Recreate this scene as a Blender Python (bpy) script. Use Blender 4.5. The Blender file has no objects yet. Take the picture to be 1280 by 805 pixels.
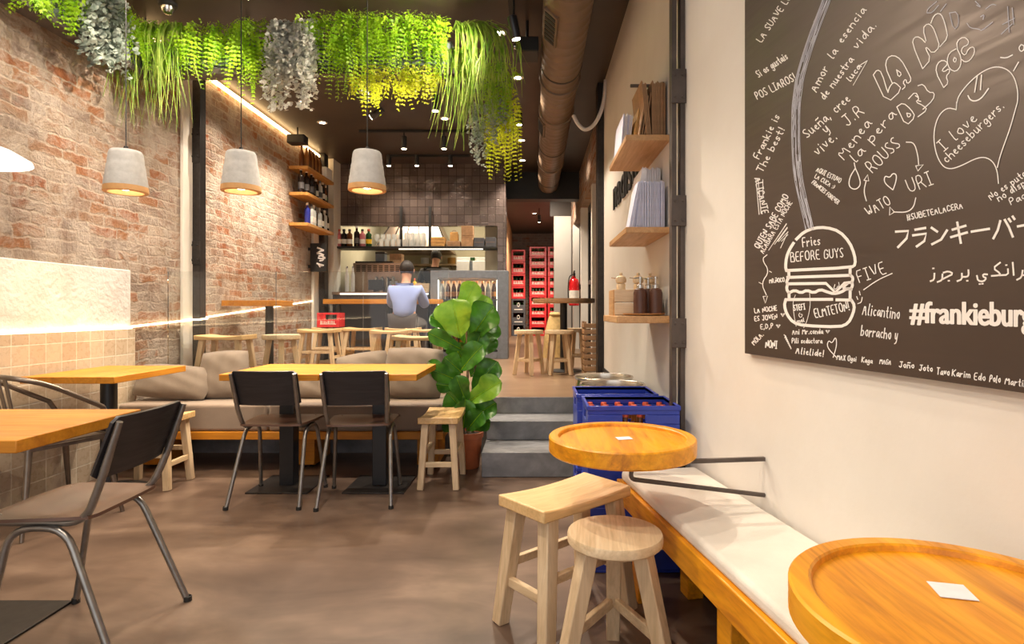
import bpy, bmesh, math, random
from mathutils import Vector, Matrix
random.seed(7)
S = bpy.context.scene
COL = S.collection
PI = math.pi

# ------------------------------------------------------------------ camera, sky, exposure
F, CX, CY, H = 720.0, 668.0, 388.0, 1.12
cam = bpy.data.cameras.new('camera')
cam.sensor_fit = 'HORIZONTAL'
cam.sensor_width = 36.0
cam.lens = 36.0 * F / 1280.0
cam.shift_x = -(CX - 640.0) / 1280.0
cam.shift_y = -(402.5 - CY) / 1280.0
cam.clip_start = 0.02
cam_o = bpy.data.objects.new('camera', cam)
cam_o.location = (0, 0, H)
cam_o.rotation_euler = (PI / 2, 0, 0)
COL.objects.link(cam_o)
S.camera = cam_o

W = bpy.data.worlds.new('daylight')
S.world = W
W.use_nodes = True
W.node_tree.nodes['Background'].inputs[0].default_value = (1.0, 0.98, 0.96, 1)
W.node_tree.nodes['Background'].inputs[1].default_value = 0.95

S.view_settings.view_transform = 'Standard'
S.view_settings.look = 'None'
S.view_settings.gamma = 1.0
S.view_settings.use_curve_mapping = False
S.view_settings.exposure = 0.5
try:
    S.cycles.use_denoising = True
    S.cycles.max_bounces = 8
    S.cycles.diffuse_bounces = 4
    S.cycles.glossy_bounces = 4
    S.cycles.transparent_max_bounces = 16
    S.cycles.caustics_reflective = False
    S.cycles.caustics_refractive = False
    S.cycles.sample_clamp_indirect = 6.0
except Exception:
    pass

SPOT_W = 90.0        # ceiling spot lamps
PEND_W = 9.0         # pendant bulbs
LED_E = 9.0          # light strips
WARM = (1.0, 0.86, 0.69)

# ------------------------------------------------------------------ pixel helpers (photo pixels -> points on real planes)
def at(px, py, Y):
    return Vector(((px - CX) * Y / F, Y, H - (py - CY) * Y / F))
def at_z(px, py, z):
    Y = (H - z) * F / (py - CY)
    return Vector(((px - CX) * Y / F, Y, z))

XL, XR, ZC = -2.99, 0.66, 3.28      # brick wall, shelf wall, ceiling
ZP = 0.437                           # raised floor
def wall_x(Y):                       # plaster wall beside the bench
    return 1.076 - 0.16 * Y

# ------------------------------------------------------------------ mesh builder
class MB:
    def __init__(s):
        s.v, s.f = [], []
    def add(s, vs, fs, M=None):
        b = len(s.v)
        for p in vs:
            p = Vector(p)
            s.v.append(tuple(M @ p) if M is not None else tuple(p))
        for f in fs:
            s.f.append([b + i for i in f])
        return s
    def box(s, x0, x1, y0, y1, z0, z1, M=None):
        vs = [(x0,y0,z0),(x1,y0,z0),(x1,y1,z0),(x0,y1,z0),(x0,y0,z1),(x1,y0,z1),(x1,y1,z1),(x0,y1,z1)]
        fs = [(3,2,1,0),(4,5,6,7),(0,1,5,4),(1,2,6,5),(2,3,7,6),(3,0,4,7)]
        return s.add(vs, fs, M)
    def bar(s, p, q, w, h=None, w2=None, h2=None, up=(0,0,1)):
        p, q = Vector(p), Vector(q)
        h = w if h is None else h
        w2 = w if w2 is None else w2
        h2 = h if h2 is None else h2
        d = (q - p).normalized()
        u = Vector(up)
        if abs(d.dot(u)) > 0.97: u = Vector((0,1,0))
        a = d.cross(u).normalized(); b = a.cross(d).normalized()
        vs = []
        for c, ww, hh in ((p, w/2, h/2), (q, w2/2, h2/2)):
            vs += [c-a*ww-b*hh, c+a*ww-b*hh, c+a*ww+b*hh, c-a*ww+b*hh]
        fs = [(0,1,2,3),(7,6,5,4),(1,0,4,5),(2,1,5,6),(3,2,6,7),(0,3,7,4)]
        return s.add(vs, fs)
    def tube(s, pts, r, seg=8, radii=None, caps=True):
        pts = [Vector(p) for p in pts]
        n = len(pts)
        d0 = (pts[1]-pts[0]).normalized()
        u = Vector((0,0,1)) if abs(d0.z) < 0.9 else Vector((1,0,0))
        a = d0.cross(u).normalized()
        vs, fs = [], []
        for i, p in enumerate(pts):
            d = (pts[min(i+1,n-1)] - pts[max(i-1,0)])
            d = d.normalized() if d.length > 1e-9 else d0
            a = (a - d * a.dot(d))
            a = a.normalized() if a.length > 1e-6 else d.orthogonal().normalized()
            b = d.cross(a)
            rr = radii[i] if radii else r
            for k in range(seg):
                t = 2*PI*k/seg
                vs.append(p + a*math.cos(t)*rr + b*math.sin(t)*rr)
        for i in range(n-1):
            for k in range(seg):
                k2 = (k+1) % seg
                fs.append((i*seg+k, i*seg+k2, (i+1)*seg+k2, (i+1)*seg+k))
        if caps:
            fs.append(tuple(range(seg-1,-1,-1)))
            fs.append(tuple((n-1)*seg+k for k in range(seg)))
        return s.add(vs, fs)
    def lathe(s, prof, c=(0,0,0), seg=24, M=None):
        c = Vector(c)
        vs, fs, rings = [], [], []
        for r, z in prof:
            if r < 1e-5:
                rings.append([len(vs)]); vs.append(c + Vector((0,0,z)))
            else:
                rings.append(list(range(len(vs), len(vs)+seg)))
                for k in range(seg):
                    t = 2*PI*k/seg
                    vs.append(c + Vector((r*math.cos(t), r*math.sin(t), z)))
        for A, B in zip(rings, rings[1:]):
            if len(A) == 1 and len(B) == 1: continue
            for k in range(seg):
                k2 = (k+1) % seg
                if len(A) == 1: fs.append((A[0], B[k2], B[k]))
                elif len(B) == 1: fs.append((A[k], A[k2], B[0]))
                else: fs.append((A[k], A[k2], B[k2], B[k]))
        return s.add(vs, fs, M)
    def prism(s, poly, z0, z1, M=None):
        n = len(poly)
        vs = [(x,y,z0) for x,y in poly] + [(x,y,z1) for x,y in poly]
        fs = [tuple(range(n-1,-1,-1)), tuple(range(n,2*n))]
        for i in range(n):
            j = (i+1) % n
            fs.append((i, j, n+j, n+i))
        return s.add(vs, fs, M)
    def grid(s, fn, nu, nv, thick=0.0):
        """surface fn(u,v) for u,v in 0..1, given a thickness along its normal"""
        P = [[Vector(fn(i/nu, j/nv)) for j in range(nv+1)] for i in range(nu+1)]
        N = [[None]*(nv+1) for _ in range(nu+1)]
        for i in range(nu+1):
            for j in range(nv+1):
                a = P[min(i+1,nu)][j]-P[max(i-1,0)][j]; b = P[i][min(j+1,nv)]-P[i][max(j-1,0)]
                N[i][j] = a.cross(b).normalized()
        vs = [P[i][j] for i in range(nu+1) for j in range(nv+1)]
        w = nv+1
        fs = [(i*w+j, (i+1)*w+j, (i+1)*w+j+1, i*w+j+1) for i in range(nu) for j in range(nv)]
        if thick:
            o = len(vs)
            vs += [P[i][j]-N[i][j]*thick for i in range(nu+1) for j in range(nv+1)]
            fs += [(o+i*w+j+1, o+(i+1)*w+j+1, o+(i+1)*w+j, o+i*w+j) for i in range(nu) for j in range(nv)]
            rim = [(i,0) for i in range(nu)] + [(nu,j) for j in range(nv)] + [(i,nv) for i in range(nu,0,-1)] + [(0,j) for j in range(nv,0,-1)]
            idx = [i*w+j for i,j in rim]
            for k in range(len(idx)):
                a, b = idx[k], idx[(k+1)%len(idx)]
                fs.append((b, a, o+a, o+b))
        return s.add(vs, fs)
    def build(s, name, m, parent=None, loc=None, bevel=0.0, smooth=35, seg=2):
        me = bpy.data.meshes.new(name)
        me.from_pydata([tuple(p) for p in s.v], [], s.f)
        me.update()
        if smooth:
            me.shade_smooth()
            me.set_sharp_from_angle(angle=math.radians(smooth))
        o = bpy.data.objects.new(name, me)
        if m is not None: me.materials.append(m)
        if parent is not None: o.parent = parent
        if loc is not None: o.location = loc
        if bevel:
            md = o.modifiers.new('bevel', 'BEVEL'); md.width = bevel; md.segments = seg
            md.limit_method = 'ANGLE'; md.angle_limit = math.radians(40)
        COL.objects.link(o)
        return o

def arc_pts(pts, rad, n=5):
    """polyline with rounded corners"""
    pts = [Vector(p) for p in pts]
    out = [pts[0]]
    for i in range(1, len(pts)-1):
        p, a, b = pts[i], pts[i-1], pts[i+1]
        r = min(rad, (a-p).length*0.49, (b-p).length*0.49)
        s, e = p+(a-p).normalized()*r, p+(b-p).normalized()*r
        for k in range(n+1):
            t = k/n
            out.append(s*(1-t)**2 + p*2*t*(1-t) + e*t*t)
    out.append(pts[-1])
    return out

def tag(o, label, cat, group=None, kind=None):
    o['label'] = label; o['category'] = cat
    if group: o['group'] = group
    if kind: o['kind'] = kind
    return o
def thing(name, label, cat, loc=(0,0,0), rz=0.0, group=None):
    o = bpy.data.objects.new(name, None)
    o.empty_display_size = 0.05
    COL.objects.link(o)
    o.location = loc; o.rotation_euler = (0,0,rz)
    return tag(o, label, cat, group)
def dup(root, loc, rz=None, label=None, group=None):
    r = root.copy(); COL.objects.link(r); r.location = loc
    if rz is not None: r.rotation_euler = (0,0,rz)
    if label: r['label'] = label
    if group: r['group'] = group
    for ch in list(root.children):
        c = ch.copy(); COL.objects.link(c); c.parent = r
        for g in list(ch.children):
            d = g.copy(); COL.objects.link(d); d.parent = c
    return r
def struct(name, mb, m, bevel=0.0, smooth=35):
    o = mb.build(name, m, bevel=bevel, smooth=smooth)
    o['kind'] = 'structure'
    return o
ORD = ['first','second','third','fourth','fifth','sixth','seventh','eighth','ninth','tenth','eleventh','twelfth']

# ------------------------------------------------------------------ materials
class NT:
    def __init__(s, name):
        s.m = bpy.data.materials.new(name); s.m.use_nodes = True
        s.t = s.m.node_tree; s.n = s.t.nodes; s.l = s.t.links
        s.b = s.n['Principled BSDF']
    def node(s, t, **k):
        n = s.n.new(t)
        for a, v in k.items(): setattr(n, a, v)
        return n
    def link(s, a, b): s.l.new(a, b)
    def val(s, sock, v):
        if hasattr(v, 'is_output'): s.l.new(v, sock)
        else: sock.default_value = v
    def mix(s, f, a, b, mode='MIX'):
        n = s.node('ShaderNodeMix', data_type='RGBA', blend_type=mode)
        s.val(n.inputs[0], f); s.val(n.inputs[6], c4(a)); s.val(n.inputs[7], c4(b))
        return n.outputs[2]
    def noise(s, vec, scale, detail=4, rough=0.55, dist=0.0):
        n = s.node('ShaderNodeTexNoise')
        n.inputs['Scale'].default_value = scale; n.inputs['Detail'].default_value = detail
        n.inputs['Roughness'].default_value = rough; n.inputs['Distortion'].default_value = dist
        if vec is not None: s.link(vec, n.inputs['Vector'])
        return n.outputs[0]
    def ramp(s, f, *stops):
        n = s.node('ShaderNodeValToRGB')
        el = n.color_ramp.elements
        while len(el) < len(stops): el.new(0.5)
        for e, (p, c) in zip(el, stops):
            e.position = p; e.color = c4(c) if not isinstance(c, (int, float)) else (c, c, c, 1)
        s.link(f, n.inputs[0])
        return n.outputs[0]
    def mapr(s, f, a, b, c, d):
        n = s.node('ShaderNodeMapRange')
        for i, v in enumerate((a, b, c, d)): n.inputs[1+i].default_value = v
        s.link(f, n.inputs[0]); return n.outputs[0]
    def math(s, op, a, b=0.0):
        n = s.node('ShaderNodeMath', operation=op)
        s.val(n.inputs[0], a); s.val(n.inputs[1], b); return n.outputs[0]
    def bump(s, h, strength=0.3, dist=0.01, nrm=None):
        n = s.node('ShaderNodeBump')
        n.inputs['Strength'].default_value = strength; n.inputs['Distance'].default_value = dist
        s.link(h, n.inputs['Height'])
        if nrm is not None: s.link(nrm, n.inputs['Normal'])
        s.link(n.outputs[0], s.b.inputs['Normal'])
        return n.outputs[0]
    def obj_co(s): return s.node('ShaderNodeTexCoord').outputs['Object']
    def pos(s): return s.node('ShaderNodeNewGeometry').outputs['Position']
    def mapping(s, vec, sc=(1,1,1), rot=(0,0,0), loc=(0,0,0)):
        n = s.node('ShaderNodeMapping')
        n.inputs['Scale'].default_value = sc; n.inputs['Rotation'].default_value = rot; n.inputs['Location'].default_value = loc
        s.link(vec, n.inputs['Vector']); return n.outputs[0]
    def swz(s, vec, a, b):
        sp = s.node('ShaderNodeSeparateXYZ'); s.link(vec, sp.inputs[0])
        cb = s.node('ShaderNodeCombineXYZ')
        s.link(sp.outputs[a], cb.inputs[0]); s.link(sp.outputs[b], cb.inputs[1])
        return cb.outputs[0]
    def set(s, color=None, rough=None, metal=None, spec=None, coat=None, emis=None, estr=None):
        i = s.b.inputs
        if color is not None: s.val(i['Base Color'], c4(color))
        if rough is not None: s.val(i['Roughness'], rough)
        if metal is not None: s.val(i['Metallic'], metal)
        if spec is not None: i['Specular IOR Level'].default_value = spec
        if coat is not None: i['Coat Weight'].default_value = coat; i['Coat Roughness'].default_value = 0.15
        if emis is not None: i['Emission Color'].default_value = c4(emis); i['Emission Strength'].default_value = estr
        return s
def c4(c):
    if hasattr(c, 'is_output'): return c
    if isinstance(c, (int, float)): return c
    return tuple(c) + (1.0,) if len(c) == 3 else tuple(c)

def plain(name, color, rough=0.5, metal=0.0, var=0.12, scale=18.0, bump=0.0, coat=None, spec=None):
    t = NT(name); co = t.obj_co()
    n = t.noise(co, scale, 4)
    dark = tuple(max(0.0, c*(1-var)) for c in color); lite = tuple(min(1.0, c*(1+var)) for c in color)
    t.set(t.mix(t.mapr(n, 0.3, 0.7, 0, 1), dark, lite), rough, metal, coat=coat, spec=spec)
    if bump: t.bump(n, bump, 0.004)
    return t.m
def glow(name, color, strength):
    t = NT(name); t.set((0,0,0), 0.5, emis=color, estr=strength); return t.m
def wood(name, c1, c2, c3, axis=0, rough=0.45, grain=1.0, coat=None, knots=True):
    t = NT(name); co = t.obj_co()
    info = t.node('ShaderNodeObjectInfo')
    ofs = t.node('ShaderNodeVectorMath', operation='MULTIPLY_ADD')
    cb = t.node('ShaderNodeCombineXYZ')
    for i in range(3): t.link(info.outputs['Random'], cb.inputs[i])
    t.link(cb.outputs[0], ofs.inputs[0]); ofs.inputs[1].default_value = (7.3, 5.1, 3.7); t.link(co, ofs.inputs[2])
    sc = [14.0*grain]*3; sc[axis] = 1.3*grain
    v = t.mapping(ofs.outputs[0], sc)
    n1 = t.noise(v, 1.6, 6, 0.6, 1.2)
    sc2 = [60.0*grain]*3; sc2[axis] = 3.0*grain
    n2 = t.noise(t.mapping(ofs.outputs[0], sc2), 2.0, 3)
    n3 = t.noise(ofs.outputs[0], 3.0, 2)
    col = t.ramp(n1, (0.28, c1), (0.5, c2), (0.72, c3))
    col = t.mix(t.mapr(n2, 0.45, 0.75, 0, 0.35), col, tuple(x*0.62 for x in c1))
    col = t.mix(t.mapr(n3, 0.35, 0.7, 0.0, 0.30), col, tuple(min(1, x*1.15) for x in c3))
    t.set(col, t.mapr(n2, 0.2, 0.8, rough-0.08, rough+0.12), coat=coat)
    t.bump(n2, 0.12, 0.003)
    return t.m

def brick_mat(name, a, b, pale=0.5, tint=(1,1,1), red=0.5):
    """old brick laid in lime mortar with worn plaster left on it; a,b = world axes along and up the wall"""
    t = NT(name); p = t.pos(); v = t.swz(p, a, b)
    def warp(vec, sc, amp, det):
        w = t.node('ShaderNodeTexNoise'); w.inputs['Scale'].default_value = sc; w.inputs['Detail'].default_value = det
        t.link(vec, w.inputs['Vector'])
        sb = t.node('ShaderNodeVectorMath', operation='SUBTRACT'); t.link(w.outputs[1], sb.inputs[0]); sb.inputs[1].default_value = (0.5,0.5,0.5)
        ad = t.node('ShaderNodeVectorMath', operation='MULTIPLY_ADD')
        t.link(sb.outputs[0], ad.inputs[0]); ad.inputs[1].default_value = amp; t.link(vec, ad.inputs[2])
        return ad.outputs[0]
    vv = warp(warp(v, 3.0, (0.10,0.06,0), 2), 15.0, (0.060,0.046,0), 5)
    br = t.node('ShaderNodeTexBrick')
    t.link(vv, br.inputs['Vector'])
    br.inputs['Scale'].default_value = 1.0
    br.inputs['Brick Width'].default_value = 0.235; br.inputs['Row Height'].default_value = 0.074
    br.inputs['Mortar Size'].default_value = 0.013; br.inputs['Mortar Smooth'].default_value = 1.0
    br.inputs['Color1'].default_value = (0,0,0,1); br.inputs['Color2'].default_value = (1,1,1,1); br.inputs['Mortar'].default_value = (0.6,0.6,0.6,1)
    cell = br.outputs['Color']; mort = br.outputs['Fac']
    T = lambda c: tuple(min(1,x*y) for x, y in zip(c, tint))
    big = t.noise(v, 1.1, 4, 0.6); mid = t.noise(v, 5.0, 7, 0.72, 0.6); mid2 = t.noise(t.mapping(v, (1,1,1), (0,0,0), (7.7,3.1,0)), 3.2, 6, 0.7, 0.4)
    fine = t.noise(v, 55.0, 5, 0.75)
    col = t.ramp(cell, (0.0, T((0.44,0.15,0.065))), (0.25, T((0.50,0.24,0.12))), (0.5, T((0.46,0.29,0.19))), (0.75, T((0.42,0.32,0.26))), (1.0, T((0.60,0.44,0.31))))
    col = t.mix(t.math('MULTIPLY', t.mapr(mid2, 0.52, 0.66, 0, 1), red), col, T((0.46,0.14,0.06)))
    lime = t.math('ADD', t.mapr(big, 0.36, 0.64, 0.10, 0.62), t.mapr(mid, 0.40, 0.62, -0.40, 0.62))
    lime = t.math('ADD', lime, t.math('MULTIPLY', mort, 0.22))
    lime = t.math('MULTIPLY', lime, 2*pale)
    lime = t.math('MINIMUM', t.math('MAXIMUM', lime, 0.0), 0.90)
    limec = t.mix(t.mapr(fine, 0.35, 0.65, 0, 1), T((0.60,0.47,0.36)), T((0.86,0.77,0.67)))
    col = t.mix(lime, col, limec)
    mk = t.math('MULTIPLY', mort, t.mapr(mid2, 0.35, 0.6, 0.10, 0.85))
    col = t.mix(mk, col, T((0.72,0.59,0.46)))
    col = t.mix(t.mapr(fine, 0.52, 0.72, 0, 0.42), col, T((0.22,0.12,0.075)))
    col = t.mix(t.mapr(mid2, 0.30, 0.42, 0.45, 0.0), col, T((0.30,0.19,0.13)))
    t.set(col, 0.88, spec=0.2)
    h = t.math('ADD', t.math('MULTIPLY', mk, -0.30), t.math('ADD', t.math('MULTIPLY', mid, 2.2), t.math('MULTIPLY', fine, 0.7)))
    t.bump(h, 1.0, 0.045)
    return t.m

def tile_mat(name, a, b, size, c1, c2, grout, rough, metal=0.0, wav=0.5, gsize=0.004):
    t = NT(name); v = t.swz(t.pos(), a, b)
    br = t.node('ShaderNodeTexBrick'); br.offset = 0.0
    t.link(v, br.inputs['Vector'])
    br.inputs['Scale'].default_value = 1.0
    br.inputs['Brick Width'].default_value = size; br.inputs['Row Height'].default_value = size
    br.inputs['Mortar Size'].default_value = gsize; br.inputs['Mortar Smooth'].default_value = 0.2
    br.inputs['Color1'].default_value = (0,0,0,1); br.inputs['Color2'].default_value = (1,1,1,1); br.inputs['Mortar'].default_value = (.5,.5,.5,1)
    n = t.noise(v, 9.0, 4); n2 = t.noise(v, 28.0, 3)
    f = t.math('ADD', t.math('MULTIPLY', br.outputs['Color'], 0.7), t.math('MULTIPLY', n, 0.35))
    col = t.mix(f, c1, c2)
    col = t.mix(br.outputs['Fac'], col, grout)
    t.set(col, t.mapr(n2, 0.3, 0.7, rough*0.7, rough*1.4), metal)
    h = t.math('ADD', t.math('MULTIPLY', br.outputs['Fac'], -0.6), t.math('ADD', t.math('MULTIPLY', br.outputs['Color'], 0.35), t.math('MULTIPLY', n, 0.8*wav)))
    h = t.math('ADD', h, t.math('MULTIPLY', n2, 0.10*wav))
    t.bump(h, 0.6, 0.012)
    return t.m

def concrete(name, c1, c2, c3, rough=0.35, scale=1.2):
    t = NT(name); p = t.pos()
    n = t.noise(t.mapping(p, (0.8,1.9,1)), scale*1.3, 5, 0.58, 0.5); n2 = t.noise(p, scale*6, 2, 0.5)
    col = t.ramp(n, (0.30, c1), (0.5, c2), (0.70, c3))
    col = t.mix(t.mapr(n2, 0.35, 0.7, 0, 0.35), col, c1)
    t.set(col, rough, spec=0.45)
    return t.m

def clear_glass(name, tint=(0.93,0.97,0.96), ior=1.45, gl=1.0):
    t = NT(name)
    tr = t.node('ShaderNodeBsdfTransparent'); tr.inputs[0].default_value = c4(tint)
    gs = t.node('ShaderNodeBsdfGlossy'); gs.inputs['Roughness'].default_value = 0.02
    fr = t.node('ShaderNodeFresnel'); fr.inputs['IOR'].default_value = ior
    mx = t.node('ShaderNodeMixShader')
    t.link(t.math('MULTIPLY', fr.outputs[0], gl), mx.inputs[0]); t.link(tr.outputs[0], mx.inputs[1]); t.link(gs.outputs[0], mx.inputs[2])
    t.link(mx.outputs[0], t.n['Material Output'].inputs[0])
    return t.m

def frosty(name):
    t = NT(name); t.set((0.85,0.87,0.84), 0.08)
    tr = t.node('ShaderNodeBsdfTransparent'); mx = t.node('ShaderNodeMixShader'); mx.inputs[0].default_value = 0.42
    t.link(tr.outputs[0], mx.inputs[1]); t.link(t.b.outputs[0], mx.inputs[2]); t.link(mx.outputs[0], t.n['Material Output'].inputs[0])
    return t.m

def fabric(name, color, scale=420.0, var=0.08):
    t = NT(name); co = t.obj_co()
    n = t.noise(co, scale, 2); n2 = t.noise(co, 6.0, 4)
    d = tuple(c*(1-var) for c in color); l = tuple(min(1, c*(1+var)) for c in color)
    col = t.mix(t.mapr(n2, 0.3, 0.7, 0, 1), d, l)
    t.set(col, 0.9, spec=0.2)
    t.b.inputs['Sheen Weight'].default_value = 0.2
    t.bump(t.math('ADD', t.math('MULTIPLY', n, 0.25), n2), 0.35, 0.012)
    return t.m

def leafm(name, c1, c2, rough=0.4, trans=0.35):
    t = NT(name); co = t.obj_co()
    n = t.noise(co, 14.0, 3)
    col = t.mix(t.mapr(n, 0.35, 0.65, 0, 1), c1, c2)
    t.set(col, rough)
    tl = t.node('ShaderNodeBsdfTranslucent'); t.link(col, tl.inputs[0])
    mx = t.node('ShaderNodeMixShader'); mx.inputs[0].default_value = trans
    t.link(t.b.outputs[0], mx.inputs[1]); t.link(tl.outputs[0], mx.inputs[2])
    t.link(mx.outputs[0], t.n['Material Output'].inputs[0])
    return t.m

def plaster(name, c1, c2, bump=0.15, scale=2.0):
    t = NT(name); p = t.pos()
    n = t.noise(p, scale, 6, 0.6); n2 = t.noise(p, 24.0, 5)
    t.set(t.mix(t.mapr(n, 0.35, 0.65, 0, 1), c1, c2), 0.75, spec=0.3)
    t.bump(t.math('ADD', n2, t.math('MULTIPLY', n, 1.5)), bump, 0.012)
    return t.m

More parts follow.
